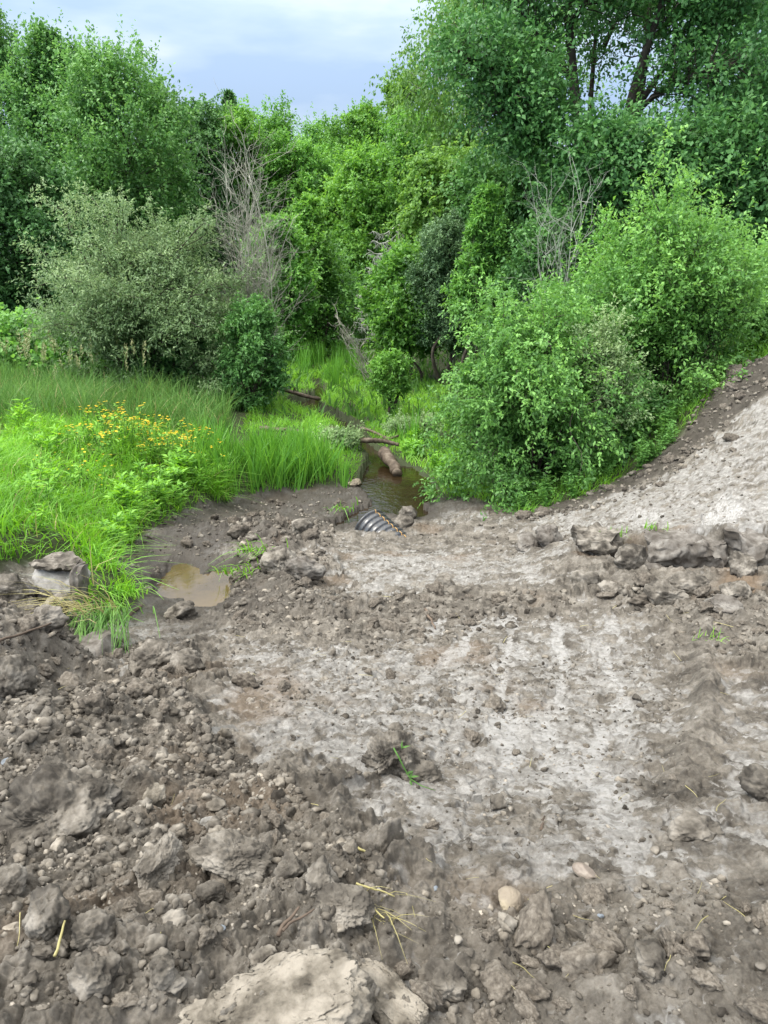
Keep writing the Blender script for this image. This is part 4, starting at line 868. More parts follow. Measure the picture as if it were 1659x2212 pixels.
# ------------------------------------------------------------------ clods, stones, slabs
import bmesh
_ico = {}
def ico(sub):
    if sub not in _ico:
        bm = bmesh.new(); bmesh.ops.create_icosphere(bm, subdivisions=sub, radius=1.0)
        _ico[sub] = (np.array([v.co[:] for v in bm.verts]), np.array([[v.index for v in f.verts] for f in bm.faces])); bm.free()
    return _ico[sub]
def rock_shape(seed, sub=4, planes=9, rough=.10, soft=.12):
    rng = np.random.default_rng(seed); d, f = ico(sub)
    n = unit(rng.normal(0, 1, (planes, 3))); off = rng.uniform(.62, 1.0, planes)
    r = np.full(len(d), 1.05); 
    for a, b in zip(n, off):
        r = np.minimum(r, b/np.maximum(d @ a, .05))
    v = d*r[:, None]; o = rng.uniform(0, 50, 3)
    disp = 0; amp = 1
    for k in range(5):
        disp = disp + amp*vn3(v*1.7*2.1**k + o, seed + k); amp *= .70
    v = v*(1 + np.stack([vn3(v*1.3 + o + 20*k, seed + 60 + k) for k in range(3)], -1)*rough*2.2) + d*(disp*rough*1.7)[:, None]
    if sub >= 4:
        c = np.abs(vn3(v*4.5 + o, seed + 9)); v = v - d*(.06*sst(.06, 0, c))[:, None]
    return v, f
def rock(name, label, u, v, wpx, m, seed, sc=(1, 1, .8), cat='clod', group=None, sub=5, planes=9, rough=.12, sink=.3, rz=None, tilt=(0, 0), flat=None):
    p = G(u, v + .30*wpx*sc[2]); p[2] = SZ(p[0], p[1])[0]; t = p[1]*CP + (CAM_Z - p[2])*SP; r = wpx/2/F*t
    V, f = rock_shape(seed, sub, planes, rough)
    if flat is not None:
        top_ = flat[0] + flat[1]*V[:, 0] + flat[2]*V[:, 1] + .10*vn3(V*3.1, seed) + .05*vn3(V*9, seed + 1) + .03*vn3(V*22, seed + 2); V[:, 2] = np.minimum(V[:, 2], top_)
    mb = MB(); mb.add(V*r*np.array(sc), f)
    o = mb.build(name, m, None, True); o.location = (p[0], p[1] + r*.3, p[2] + r*sc[2]*(1 - 2*sink)); o.rotation_euler = (tilt[0], tilt[1], seed*1.3 % 6.28 if rz is None else rz)
    return tag(o, label, cat, group)
RK = [
 ('clod','brown clod with a smooth grey patch lying alone in the middle of the scraped clay',846,1635,128,M_clod,1,(1,.9,1.05)),
 ('clod','rough brown lump touching the lone middle clod on its lower right',905,1672,88,M_clod,2,(1,.8,.62)),
 ('clod','small dark crumb behind the top of the lone middle clod',853,1590,38,M_clod,3,(1,.8,.7)),
 ('clod','dark squarish clod standing on the ridge below the culvert',960,1268,44,M_clod,4,(1,.9,.95)),
 ('clod','biggest brown clod in the heap at the left edge',118,1775,235,M_clod,5,(1,.9,.72)),
 ('clod','long tan clod below and right of the biggest left clod',345,1905,140,M_clod,6,(1,.6,.62)),
 ('clod','wide grey-brown clod in the lower left between two tan clods',497,1888,155,M_clod,7,(1,.7,.62)),
 ('clod','upright tan clod right of the wide grey-brown clod',628,1912,82,M_clod,8,(.85,.8,1.05)),
 ('clod','flat-topped tan block low at the left edge',112,2032,115,M_clod,9,(1,.8,.85)),
 ('clod','dark crumbly block right of the flat-topped tan block',212,2050,100,M_clod,10,(1,.8,1)),
 ('clod','pale topped flake of dry soil lying above the long tan clod',335,1755,84,M_pale,11,(1,.55,.45)),
 ('clod','small pale rounded lump right of the pale topped flake',455,1800,40,M_clay,12,(1,.8,.7)),
 ('clod','brown lump at the left edge at the foot of the trench',32,1530,105,M_clod,13,(1,.9,.9)),
 ('clod','dark grey lump in the bottom left corner',205,2150,120,M_clod,14,(1,.8,.8)),
 ('clod','dark standing clod left of the big pale slab',355,2140,78,M_clod,15,(1,.9,1)),
 ('clod','round clod at the left edge above the flat-topped tan block',28,1945,80,M_clod,16,(1,.8,.75)),
 ('clod','crumbly clod under the wide grey-brown clod',455,1958,62,M_clod,17,(1,.8,.7)),
 ('clod','knobbly clod low on the right of the upright tan clod',690,1962,95,M_clod,18,(1,.8,.7)),
 ('clod','dark mound of soil left of the straw strands',740,2010,130,M_clod,19,(1,.8,.6)),
 ('clod','dark lump beside the pale clay chip right of the lone clod',1076,1736,46,M_clod,20,(1,.8,.8)),
 ('clod','brown clod half out of the picture at the right edge',1652,1722,95,M_clod,21,(1,.8,.8)),
 ('clod','torn clod of clay on the right, below the rolled berm',1510,1800,105,M_clod,22,(1,.7,.6)),
 ('clod','flat clod in the lower right part of the slope',1400,2110,95,M_clod,23,(1,.7,.6)),
 ('clod','pair-like dark clod near the bottom edge right of the pale slab',960,2140,100,M_clod,24,(1,.8,.65)),
 ('clod','clod in the dark heap left of the big trench clods, beside the cut clay face',330,1440,110,M_clod,25,(1,.8,.65)),
 ('clod','largest lump in the dark heap right of the cut clay face',405,1440,90,M_clod,26,(1,.8,.7)),
 ('clod','round soil lump on the near rim of the puddle',395,1325,70,M_clod,27,(1,.7,.6)),
 ('clod','clod on the ridge between the puddle and the flat clay',600,1225,90,M_clod,28,(1,.8,.7)),
 ('clod','grey broken lump on the brow above the puddle',660,1260,80,M_wetclay,29,(1,.8,.75)),
 ('clod','lump on the far crest left of the culvert',650,1150,60,M_clod,30,(1,.8,.7)),
 ('clod','lump pressed against the near side of the black culvert',868,1140,52,M_clod,31,(1,.8,.7)),
 ('clod','lump lying on the crest right of the culvert',880,1113,44,M_clod,32,(1,.8,.75)),
 ('clod','lump at the lower left of the culvert mouth',785,1147,30,M_clod,33,(1,.8,.7)),
 ('clod','ragged dark clod standing in the scraped bank right of the culvert',1185,1160,66,M_wetclay,34,(.9,.8,1)),
 ('clod','flat ragged clod beside the standing dark clod',1140,1180,90,M_wetclay,35,(1,.7,.35)),
 ('clod','brown clod in front of the left hollow of the clay ledge',1265,1255,58,M_clod,36,(1,.8,.75)),
 ('clod','jagged brown clod wedged between the left lip and the broad block of the ledge',1368,1212,80,M_clod,51,(1,.8,.9)),
 ('clod','crumbly brown clod wedged left of the right end block of the ledge',1603,1230,75,M_clod,52,(1,.8,.9)),
 ('clod','brown clod under the front edge of the broad ledge block',1440,1290,85,M_clod,53,(1,.8,.7)),
 ('clod','grey clod at the foot of the left hollow of the ledge',1320,1275,62,M_clod,54,(1,.8,.7)),
 ('clod','brown lump fallen below the broad clay block',1480,1275,95,M_clod,41,(1,.7,.6)),
 ('clod','brown crumbling lump in the rusty hollow at the right of the ledge',1590,1285,90,M_clod,42,(1,.7,.6)),
 ('clod','grey lump below the rusty hollow near the right edge',1560,1325,80,M_wetclay,43,(1,.7,.5)),
 ('clod','clod in the brown heap at the left, above the trench',100,1370,90,M_clod,44,(1,.8,.65)),
 ('clod','clod on the brow of the brown heap, under the pale cut block',130,1325,70,M_clod,45,(1,.8,.7)),
 ('clod','brown lump at the left edge beside the pale cut block',15,1290,90,M_clod,46,(1,.8,.7)),
 ('peat_lump','black wet peat lump under the pale cut block',63,1290,44,M_black,47,(1,.8,.7)),
 ('peat_lump','smaller black peat lump right of the first under the pale cut block',92,1298,34,M_black,48,(1,.8,.7)),
]
for nm, lb, u, v, wp, m, sd, sc in RK: rock(nm, lb, u, v, wp, m, sd, sc, cat=nm.replace('_', ' '), sub=6 if wp > 120 else 5 if wp > 60 else 4, rough=.19 if wp > 90 else .15)
rock('stone', 'brown smooth oblong stone lying on the right slope', 1262, 1908, 56, M_stone, 61, (1, .55, .5), 'stone', planes=6, rough=.04, sink=.12, rz=-.75)
rock('stone', 'round stone with a pale yellow top half caked in soil', 1100, 1962, 66, M_stonep, 62, (.95, .85, .85), 'stone', planes=4, rough=.04, sink=.25)
for k, (u, v, wp, m, lb) in enumerate([(1295, 1999, 18, M_bluestone, 'small blue-grey chip below the brown oblong stone'), (941, 1944, 16, M_bluestone, 'small grey-blue chip left of the round pale stone'), (1217, 1296, 20, M_pale, 'pale pebble on the soil ridge in front of the ledge'),
        (866, 1738, 14, M_pale, 'white pebble below the lone middle clod'), (20, 1690, 28, M_bluestone, 'dark blue slate chip at the left edge above the biggest clod'), (155, 1618, 10, M_pale, 'tiny white pebble in the heap left of the scraped clay'),
        (344, 2056, 20, M_pale, 'tan pebble in the lower left crumbs'), (484, 2062, 22, M_bluestone, 'grey pebble in the lower left crumbs right of the tan one'), (1608, 2022, 22, M_pale, 'pale pebble in the lower right'), (1046, 1992, 20, M_pale, 'small pale pebble beside the round stone with the yellow top')]):
    rock('pebble', lb, u, v, wp*.8, m, 70 + k, (1, .8, .6), 'pebble', sub=4, planes=8, rough=.09, sink=.4)
rock('clay_chip', 'pale blue-grey clay chip standing beside the dark lump right of the lone clod', 1033, 1714, 36, M_clay, 90, (.8, .3, 1), 'clay chip', planes=8, rough=.05, sink=.25, rz=.2)
rock('clay_slab', 'big pale dry slab at the bottom edge of the picture', 600, 2215, 380, M_pale, 91, (1, .62, .55), 'slab', flat=(.34, .22, -.12), sub=6, planes=6, rough=.15, sink=.52, rz=.15)
rock('clay_slab', 'narrower pale piece split from the big pale slab by a dark crack', 835, 2190, 210, M_pale, 92, (.55, 1, .5), 'slab', flat=(.35, -.2, -.1), sub=6, planes=7, rough=.13, sink=.48, rz=.75)
rock('clay_slab', 'pale piece in the bottom edge left of the big pale slab', 455, 2235, 120, M_pale, 93, (1, .7, .5), 'slab', planes=10, rough=.09)
# loose clods lying everywhere on the dug soil, copies of six shapes
LOOSE = [P2(q) for q in ([(-60,1500),(300,1460),(640,1720),(860,1930),(860,2230),(-60,2230)], [(860,1960),(1659,1900),(1700,2230),(860,2230)], [(0,1330),(150,1330),(420,1400),(440,1620),(250,1500),(0,1480)],
        [(480,1290),(960,1290),(1240,1290),(1250,1340),(800,1400),(500,1380)], [(1240,1260),(1659,1270),(1659,1460),(1420,1360)], [(500,1130),(720,1130),(690,1330),(500,1340)], [(480,1400),(1480,1400),(1480,1900),(900,1900),(600,1680)], [(720,1140),(1240,1090),(1640,920),(1640,1150),(1240,1190)], [(270,1200),(345,1140),(500,1085),(770,1060),(790,1110),(720,1130),(500,1140),(500,1230),(380,1215),(300,1300)], [(1130,1114),(1260,1074),(1400,1007),(1480,935),(1570,822),(1659,782),(1730,800),(1600,900),(1545,955),(1440,1045),(1300,1098),(1150,1130)])]
NUM = [42, 30, 40, 34, 26, 26, 16, 8, 10, 22]
protos = []
for k in range(6):
    V, f = rock_shape(200 + k, 4, 7, .28); mb = MB(); mb.add(V*np.array((1, .85, .7)), f)
    protos.append(mb.mesh('loose_clod', M_loose, True))
def loose():
    rng = np.random.default_rng(9)
    for pol, n in zip(LOOSE, NUM):
        p = np.array(pol); X = []
        while len(X) < n:
            a, b = rng.uniform(p.min(0), p.max(0)); 
            if b > 1.1 and rng.uniform() < (3/(b + 1))**1.2 and sdist(np.array([a]), np.array([b]), pol)[0] > 0: X.append((a, b))
        X = np.array(X); z = SZ(X[:, 0], X[:, 1]); 
        for (a, b), c in zip(X, z):
            o = bpy.data.objects.new('loose_clod', protos[rng.integers(6)]); COL.objects.link(o); r = rng.uniform(.012, .035)*(1 + .16*b)*rng.choice((.8, 1, 1.5))
            o.location = (a, b, c + r*.15); o.rotation_euler = (rng.normal(0, .4), rng.normal(0, .4), rng.uniform(0, 6.28)); o.scale = (r*rng.uniform(.8, 1.4), r*rng.uniform(.8, 1.2), r*rng.uniform(.8, 1.1))
            tag(o, 'loose brown clod, one of many strewn over the dug slope', 'clod', 'loose clods strewn over the slope')
loose()
def crumbs():
    """crumbs and small clods of every size, a power law like real broken earth"""
    rng = np.random.default_rng(10); mb = MB(); tot = 0
    NP = 14; sh = {q: [rock_shape(300 + 20*q + k, q, 6 + k % 4, .30) for k in range(NP)] for q in (1, 2, 3, 4)}
    for pol, dn, rm in zip(LOOSE, (3600, 2800, 1200, 800, 800, 650, 850, 200, 450, 900), (1, .8, 1, 1, 1, 1.2, .6, .6, .8, 1.0)):
        x, y = scatter(rng, pol, dn); w_ = rng.uniform(0, 1, len(x)) < np.clip(2.6/(y + .4), .10, 1)*np.clip(.62 + .9*gn(x*2.5, y*2.5, 33) + .5*gn(x*8, y*8, 34), .12, 1); x, y = x[w_], y[w_]
        z = SZ(x, y); n = len(x); r0 = .0031*(.55 + .42*y)*rm; r = np.minimum(r0*rng.uniform(0, 1, n)**(-1/1.9), .029*rm*(.7 + .12*y)*rng.uniform(.5, 1, n))
        q_ = np.where(r/(y + .8) > .0095, 4, np.where(r/(y + .8) > .0060, 3, np.where(r/(y + .8) > .0026, 2, 1))); kk = rng.integers(0, NP, n); tn = np.clip(.5 + .28*gn(x*2, y*2, 35) + rng.normal(0, .16, n), 0, 1); an = rng.uniform(0, 6.28, n); tot += n
        for q in (1, 2, 3, 4):
            for k in range(NP):
                i = np.where((kk == k) & (q_ == q))[0]
                if not len(i): continue
                V, f = sh[q][k]; c, s_ = np.cos(an[i])[:, None], np.sin(an[i])[:, None]
                v = V[None]*(r[i, None]*rng.uniform(.6, 1.5, (len(i), 3)))[:, None]
                v = np.stack([v[..., 0]*c - v[..., 1]*s_, v[..., 0]*s_ + v[..., 1]*c, v[..., 2]*.8], -1) + np.c_[x[i], y[i], z[i] + r[i]*.12][:, None]
                mb.add(v.reshape(-1, 3), (f[None] + (np.arange(len(i))*len(V))[:, None, None]).reshape(-1, 3), np.repeat(tn[i], len(f)))
    print('crumbs', tot)
    tag(mb.build('soil_crumbs', M_crumb), 'soil crumbs strewn over the dug slope', 'soil', kind='stuff')
crumbs()
# ------------------------------------------------------------------ the cut block, cut faces
def block(mb, front, back, n=26, amp=.02, fr=9, seed=0, rnd3=.13):
    """front: 4 corners (bottom left, bottom right, top right, top left) as points; back: depth vector"""
    A = np.array(front, float); B = A + np.asarray(back, float)
    M3 = np.stack([A[1] - A[0], A[3] - A[0], np.asarray(back, float)], 1); cen = (A.mean(0) + B.mean(0))/2
    g = np.linspace(0, 1, n); U, Vv = np.meshgrid(g, g)
    def quad(c):
        c = np.array(c); p = ((1-U)*(1-Vv))[..., None]*c[0] + (U*(1-Vv))[..., None]*c[1] + (U*Vv)[..., None]*c[2] + ((1-U)*Vv)[..., None]*c[3]
        p = p.reshape(-1, 3)
        q3 = np.linalg.lstsq(M3, (p - cen).T, rcond=None)[0].T*2; q3 = np.clip(q3, -1, 1)**2; e3 = q3[:, 0]*q3[:, 1] + q3[:, 1]*q3[:, 2] + q3[:, 0]*q3[:, 2]
        p = cen + (p - cen)*(1 - rnd3*e3)[:, None]
        lo = np.stack([vn3(p*fr*.35 + 9*k, seed + 40 + k) for k in range(3)], -1); p = p + lo*amp*4
        d = np.stack([vn3(p*fr + 7*k, seed + k) + .5*vn3(p*fr*3 + 5*k, seed + 5 + k) for k in range(3)], -1); p = p + d*amp*2
        i = np.arange(n-1)[:, None]*n + np.arange(n-1)[None]; mb.add(p, np.stack([i, i+1, i+n+1, i+n], -1).reshape(-1, 4))
    quad(A); quad([B[1], B[0], B[3], B[2]]); quad([A[3], A[2], B[2], B[3]]); quad([A[1], A[0], B[0], B[1]]); quad([A[1], B[1], B[2], A[2]]); quad([B[0], A[0], A[3], B[3]])
def cut_block():
    Y = float(G(110, 1300)[1]) + .10
    root = empty('cut_block', tuple(G(110, 1300)), 'lifted block of sod with a smooth pale clay face and a standing grey side slab', 'clay block'); o0 = np.array(root.location)
    a = MB(); block(a, [at(70, 1285, Y + .04), at(160, 1302, Y), at(157, 1246, Y + .10), at(52, 1222, Y + .16)], (.06, .34, .02), amp=.010, seed=1); 
    f = a.build('pale_face', M_clay, root); f.matrix_parent_inverse.identity(); f.location = -o0
    b = MB(); block(b, [at(149, 1316, Y - .10), at(162, 1318, Y - .08), at(164, 1229, Y - .02), at(140, 1234, Y - .02)], (.03, .22, 0), amp=.006, seed=2); f = b.build('side_slab', M_wetclay, root); f.location = -o0
    c = MB(); block(c, [at(50, 1232, Y + .10), at(140, 1250, Y + .06), at(142, 1230, Y + .08), at(60, 1214, Y + .14)], (.05, .3, .0), amp=.022, fr=14, seed=3); f = c.build('sod_top', M_clod, root); f.location = -o0
cut_block()
def face(name, label, pts, Y, back, seed, m=M_clay, amp=.012):
    fr_ = [at(u, v, Y + d) for u, v, d in pts]; o0 = np.mean(fr_, 0); mb = MB(); block(mb, np.array(fr_) - o0, back, amp=amp, seed=seed)
    o = mb.build(name, m); o.location = o0; return tag(o, label, 'clay')
yt = float(G(160, 1450)[1])
face('cut_clay', 'smooth dark clay face cut by a bucket under the hanging straw', [(112,1490,.0),(205,1480,.05),(200,1395,.25),(125,1400,.25)], yt + .02, (0, .4, -.05), 11, M_wetclay, .02)
yl = float(G(1440, 1265)[1])
face('cut_clay', 'small smooth grey clay face below the tilted slab of the ledge', [(1395,1305,0),(1462,1308,0),(1455,1262,.12),(1405,1258,.12)], yl - .22, (0, .3, -.1), 12)
face('clay_slab', 'broad grey clay block with a rough upright face in the middle of the ledge', [(1425,1252,-.02),(1585,1256,-.02),(1590,1186,-.16),(1395,1178,-.02)], yl + .66, (.1, .6, .02), 21, M_wetclay, .046)
face('clay_slab', 'grey clay block with a cracked face at the right end of the ledge', [(1612,1282,-.05),(1720,1282,-.1),(1720,1190,-.12),(1615,1172,.04)], yl + .40, (-.1, .6, .05), 22, M_wetclay, .046)
face('clay_slab', 'brown overhanging lip of soil above the left hollow of the ledge', [(1262,1215,.02),(1345,1228,0),(1352,1186,-.04),(1245,1186,0)], yl + .95, (.1, .6, .1), 23, M_clod, .045)
face('clay_slab', 'grey slab that slid off the ledge and lies tilted to the lower right', [(1350,1248,-.05),(1462,1300,-.25),(1462,1258,-.05),(1365,1196,.15)], yl + .55, (.12, .30, -.02), 24, M_wetclay, .025)
yf = float(G(440, 1640)[1])
face('cut_clay', 'pale smeared clay sliver on the left edge of the scraped clay', [(432,1655,0),(462,1658,0),(452,1600,.10),(425,1575,.14)], yf + .02, (.1, .25, -.1), 13)
# ------------------------------------------------------------------ culvert
def culvert():
    top = at(797, 1098, 10.1); R = .28; ph = radians(42); ax = unit(np.array((-sin(ph), cos(ph), .34)))    # axis runs away from the viewer to the left
    c0 = top - np.array((0, 0, R)); side = unit(np.cross(ax, (0, 0, 1))); upv = np.cross(side, ax)
    root = empty('culvert_pipe', tuple(c0), 'black corrugated plastic culvert pipe sticking out of the mud by the pool', 'pipe')
    n = 48; th = np.arange(n)*2*pi/n; L_ = np.arange(0, 1.0, .0085); rr = R - .008 + .013*np.tanh(3*(np.cos(L_*2*pi/.095) + .5)); rr[:3] = R + .012
    prof = [(-l, r) for l, r in zip(L_, rr)]; inner = [(-l, R - .045) for l in L_[::12]]
    pr = inner[::-1] + prof; k = len(pr)
    v = np.array([np.array(ax)*l + r*(np.cos(t)*side + np.sin(t)*upv) for l, r in pr for t in th])
    i = np.arange(k - 1)[:, None]*n; j = np.arange(n)[None]; j2 = (j + 1) % n
    mb = MB(); mb.add(v, np.stack([i + j, i + j2, i + n + j2, i + n + j], -1).reshape(-1, 4))
    m, t, p, o = mat('black_plastic'); p.inputs['Base Color'].default_value = (.020, .022, .027, 1); p.inputs['Roughness'].default_value = .30
    nz = noise(t, 30, 4); r_ = ramp(t, [(.42, (.036, .041, .050)), (.72, (.095, .088, .08))]); t.links.new(nz.outputs['Fac'], r_.inputs[0]); t.links.new(r_.outputs[0], p.inputs['Base Color'])
    mb.build('barrel', m, root, True)
    st = MB(); a0 = radians(84); pv = []
    for l, r in prof:
        for da in (-.022, .022): pv.append(np.array(ax)*l + (r + .003)*(np.cos(a0 + da)*side + np.sin(a0 + da)*upv))
    kk = len(prof); i = np.arange(kk - 1)*2; st.add(pv, np.stack([i, i + 1, i + 3, i + 2], -1))
    m2, t2, p2, o2 = mat('orange_stripe'); p2.inputs['Base Color'].default_value = (.62, .36, .12, 1); p2.inputs['Roughness'].default_value = .5
    st.build('stripe', m2, root, True)
culvert()
# ------------------------------------------------------------------ logs, sticks, straw
def log(name, label, a, b, r, m=M_log, seed=0, cat='log', knots=2, da=0., db=0., sag=0., zoff=.5):
    rng = np.random.default_rng(seed); p = G(*a); q = G(*b); p = p + (0, 0, r*zoff + da); q = q + (0, 0, r*zoff + db); root = empty(name, tuple(p), label, cat)
    n = 22; c = bend(np.zeros(3), q - p, rng, n, .03, sag); mb = MB(); mb.tube(c, r*np.linspace(1.1, .8, n)*(1 + .10*rng.normal(0, 1, n)), 14)
    V = mb.v[0]; mb.v[0] = (V + r*.22*np.stack([vn3(V*14, seed + k) for k in range(3)], -1) + r*.12*np.stack([vn3(V*40, seed + 4 + k) for k in range(3)], -1)).astype(np.float32)
    mb.build('bole', m, root, True)
    for k in range(knots):
        i = rng.integers(5, n - 3); d = unit(rng.normal(0, 1, 3) + (0, 0, .8)); bb = MB(); bb.tube(bend(c[i], c[i] + d*r*rng.uniform(2.5, 5), rng, 5, .1), r*np.linspace(.35, .12, 5), 6); bb.build('branch_stub', m, root, True)
log('log', 'thick wet black log lying in the stream pool', (830,1012), (858,1058), .12, seed=1, knots=0, zoff=.9, da=.22, db=.20)
log('log', 'long fallen branch bridging the stream in front of the willow bush', (545,852), (692,868), .055, seed=2, knots=3, da=.25, db=.05, sag=.03)
log('log', 'dark fallen branch lying in the grass below the long fallen branch', (562,940), (650,948), .05, seed=3, knots=2, da=.12, db=.12)
log('log', 'grey log across the stream above the pool', (775,975), (862,985), .05, M_log, seed=4, knots=1, da=.2, db=.2)
log('log', 'dark sunken log at the bend of the stream', (715,940), (780,960), .05, seed=5, knots=1, da=.12, db=.1)
log('log', 'thin dark branch over the grey log across the stream', (780,955), (860,968), .03, seed=6, knots=3, da=.3, db=.25)
log('root', 'curved brown root at the tip of the grass tongue beside the puddle', (250,1352), (308,1310), .018, M_stick, seed=7, cat='root', knots=1)
snag('brush_heap', 'heap of flood-borne twigs caught beside the stream above the pool', 745, 14.6, 940, 60, 14, M_dead, 51, .15, .009, 6)
tree('bush', 'small pale-leaved bush growing through the heap of flood twigs', 'bush', 735, 14.6, 935, 85, 990, 'willow', 52, shape='flat', lobes=10, ncl=20, k=5, m=8, ll=.06, lw=.028, stems=3, tr=.015, tb=.68, lob=.35, csize=.8)
rock('stone', 'pale flat stone at the water edge by the lone reed clump', 768, 1048, 34, M_stonep, 95, (1, .7, .5), 'stone', planes=7)
def stick(name, label, pts, r, m, seed, cat, group=None, lift=.0, n=9):
    rng = np.random.default_rng(seed); P = np.array([G(u, v) for u, v in pts]); P[:, 2] = SZ(P[:, 0], P[:, 1]) + r + lift; t = np.linspace(0, len(P) - 1, n)
    c = np.stack([np.interp(t, np.arange(len(P)), P[:, k]) for k in range(3)], -1); c[1:-1] += rng.normal(0, r*.8, (n - 2, 3)); c[1:-1] = (c[:-2] + 2*c[1:-1] + c[2:])/4
    o0 = c[0].copy(); mb = MB(); mb.tube(c - o0, r*np.linspace(1.1, .6, n), 6, .5); o = mb.build(name, m, None, True); o.location = o0; return tag(o, label, cat, group)
stick('twig', 'dark forked twig left of the crack of the big pale slab', [(605,2090),(650,2035)], .006, M_stick, 1, 'twig', lift=.03)
stick('twig', 'thinner dark twig crossing beside the forked twig', [(615,2082),(682,2050)], .004, M_stick, 2, 'twig', lift=.03)
stick('twig', 'short dark stick on the scraped clay below the dark squarish clod', [(918,1335),(940,1362)], .012, M_stick, 3, 'twig')
stick('twig', 'long thin stick slanting out of the straw at the left edge', [(8,1458),(75,1428),(140,1405)], .008, M_stick, 4, 'twig', lift=.12)
stick('twig', 'small brown stick in the middle of the lower right slope', [(1168,1805),(1176,1770)], .006, M_stick, 5, 'twig')
stick('straw', 'long yellow straw leaning over the dark crumbly block at lower left', [(132,2135),(162,2048)], .0035, M_straw, 6, 'straw', lift=.05)
stick('straw', 'yellow straw beside the dark mound near the crack of the slab', [(770,1868),(815,1895)], .004, M_straw, 7, 'straw', lift=.02)
stick('straw', 'long straw strand running down from the dark mound', [(775,1985),(830,2055)], .003, M_straw, 8, 'straw', lift=.03)
stick('straw', 'pale straw across the dark mound', [(770,1972),(852,1990)], .003, M_straw, 9, 'straw', lift=.05)
def strawbits():
    rng = np.random.default_rng(12); pr = []
    for k in range(4):
        mb = MB(); mb.tube(bend((-.5, 0, 0), (.5, 0, 0), rng, 6, .08), (.035, .03, .03, .025, .02, .012), 4, .2 + .2*k); pr.append(mb.mesh('straw_bit', M_straw))
    U = rng.uniform(20, 1640, 64); Vv = rng.uniform(1290, 2190, 64); P = np.array([G(u, v) for u, v in zip(U, Vv)]); z = SZ(P[:, 0], P[:, 1])
    for p, c in zip(P, z):
        o = bpy.data.objects.new('straw_bit', pr[rng.integers(4)]); COL.objects.link(o); s = rng.uniform(.02, .05)*(1 + .25*p[1]); o.scale = (s*1.3, s*.6, s*.6)
        o.location = (p[0], p[1], c + .01); o.rotation_euler = (rng.normal(0, .3), rng.normal(0, .3), rng.uniform(0, 6.28)); tag(o, 'short yellow straw bit, one of many scattered over the mud', 'straw', 'straw bits scattered on the mud')
strawbits()
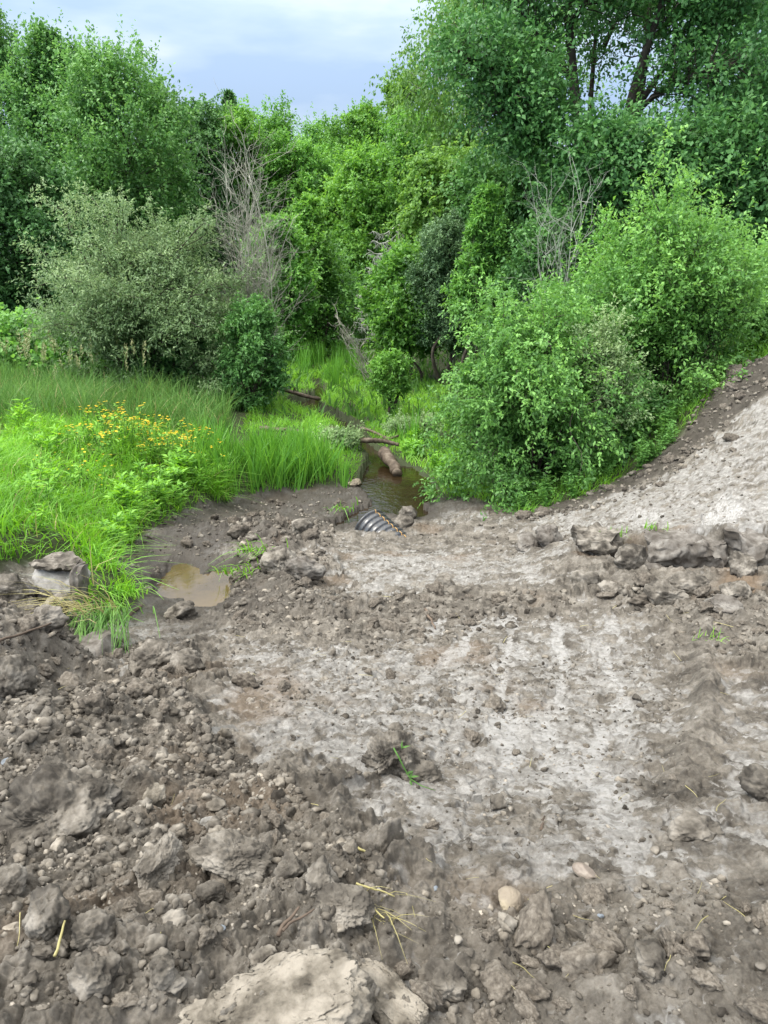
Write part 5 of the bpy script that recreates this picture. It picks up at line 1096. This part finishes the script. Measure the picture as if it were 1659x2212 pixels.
# straw and torn grass hanging over the trench
def hanging():
    rng = np.random.default_rng(21); c = G(195, 1350)
    def tuft(name, label, u, v, n, h, w_, ld, m, b, tb, dy=0, rad=.12, lift=.05):
        g = G(u, v); p = np.c_[rng.normal(0, rad, n), rng.normal(0, rad*.5, n), np.zeros(n)]; mb = MB()
        blades(mb, rng, p, h*rng.uniform(.5, 1.2, n), np.full(n, w_), b, np.array(ld), np.clip(rng.normal(tb, .2, n), 0, 1), 4, spread=.55)
        o = mb.build(name, m); o.location = (g[0], g[1] + dy, g[2] + lift); tag(o, label, 'grass tuft')
    tuft('straw_tuft', 'yellow straw strands bent left over the trench in front of the cut block', 200, 1375, 64, .50, .007, (-1.7, -.8, -.5), M_straw, 1.2, .5, lift=.20)
    tuft('grass_tuft', 'green torn grass hanging down the trench side right of the straw', 228, 1378, 170, .52, .009, (.15, -1.5, -1.3), GR['tall'], 1.3, .6, lift=.16)
    tuft('grass_tuft', 'green grass tuft flopping right at the tip of the grass tongue', 262, 1300, 110, .28, .011, (.8, -.9, -.2), GR['lush'], 1.0, .55, rad=.09)
    tuft('grass_tuft', 'torn green grass on the ridge right of the puddle', 560, 1205, 50, .30, .012, (-.6, -1, -.2), GR['lush'], 1.1, .5)
    tuft('grass_tuft', 'small torn green tuft at the right rim of the puddle', 522, 1250, 40, .25, .012, (-.3, -1, 0), GR['lush'], 1.1, .5)
    tuft('grass_tuft', 'little green tuft on top of the left hollow of the clay ledge', 1330, 1172, 30, .16, .010, (0, -.8, 0), GR['lush'], 1.0, .5, rad=.07)
    tuft('grass_tuft', 'few green blades on top of the broad ledge block', 1408, 1165, 22, .14, .010, (0, -.8, 0), GR['lush'], 1.0, .5, rad=.06)
    tuft('grass_tuft', 'thin yellow-green blades on the soil at the right below the ledge', 1530, 1390, 18, .16, .007, (0, -.6, 0), GR['lush'], 1.1, .8, rad=.07, lift=.0)
    tuft('straw_tuft', 'tangle of yellow straw and roots beside the dark mound near the bottom', 800, 2000, 26, .12, .003, (.6, -.6, 0), M_straw, 1.2, .4, rad=.05, lift=.03)
    tuft('reed_litter', 'cut reed leaves floating at the near edge of the pool', 835, 1088, 22, .35, .018, (.3, -.6, -.3), GR['reed'], 1.3, .6, rad=.15, lift=.05)
    tuft('reed_litter', 'cut reed leaves lying on the wet mud left of the culvert', 742, 1105, 18, .35, .018, (-.3, -.6, -.4), GR['reed'], 1.4, .6, rad=.14, lift=.03)
hanging()
# the green sprig on the lone clod
def sprig():
    bpy.context.view_layer.update(); dg = bpy.context.evaluated_depsgraph_get(); p = []
    for u, v in [(850,1618),(862,1640),(872,1660),(886,1685),(910,1700),(940,1710)]:
        a_, fy, fz = ray(u, v); d_ = unit(np.array((a_, fy, fz))); ok, loc, *_ = S.ray_cast(dg, (0, 0, CAM_Z), tuple(d_)); p.append(np.array(loc) - d_*.012 + (0, 0, .006))
    o0 = p[0]; c = np.array(p) - o0; root = empty('green_sprig', tuple(o0), 'torn green sprig lying across the lone middle clod', 'sprig'); mb = MB(); mb.tube(c, (.0032, .0032, .003, .0026, .002, .0012), 5, .5); mb.build('stem', GR['tall'], root, True)
    lv = MB(); rng = np.random.default_rng(2); q = np.concatenate([c[0] + (c[1]-c[0])*np.array([[.4], [.5], [.6]]) + (.02, 0, .02), c[3] + rng.normal(0, .008, (6, 3))]); n = len(q)
    leaves(lv, q, rng.normal(0, .5, (n, 3)) + (.5, -.2, .1), rng.normal(0, .4, (n, 3)) + (0, -.5, 1), .04, .010, rng.uniform(.2, .6, n)); lv.build('foliage', GR['tall'], root)
sprig()
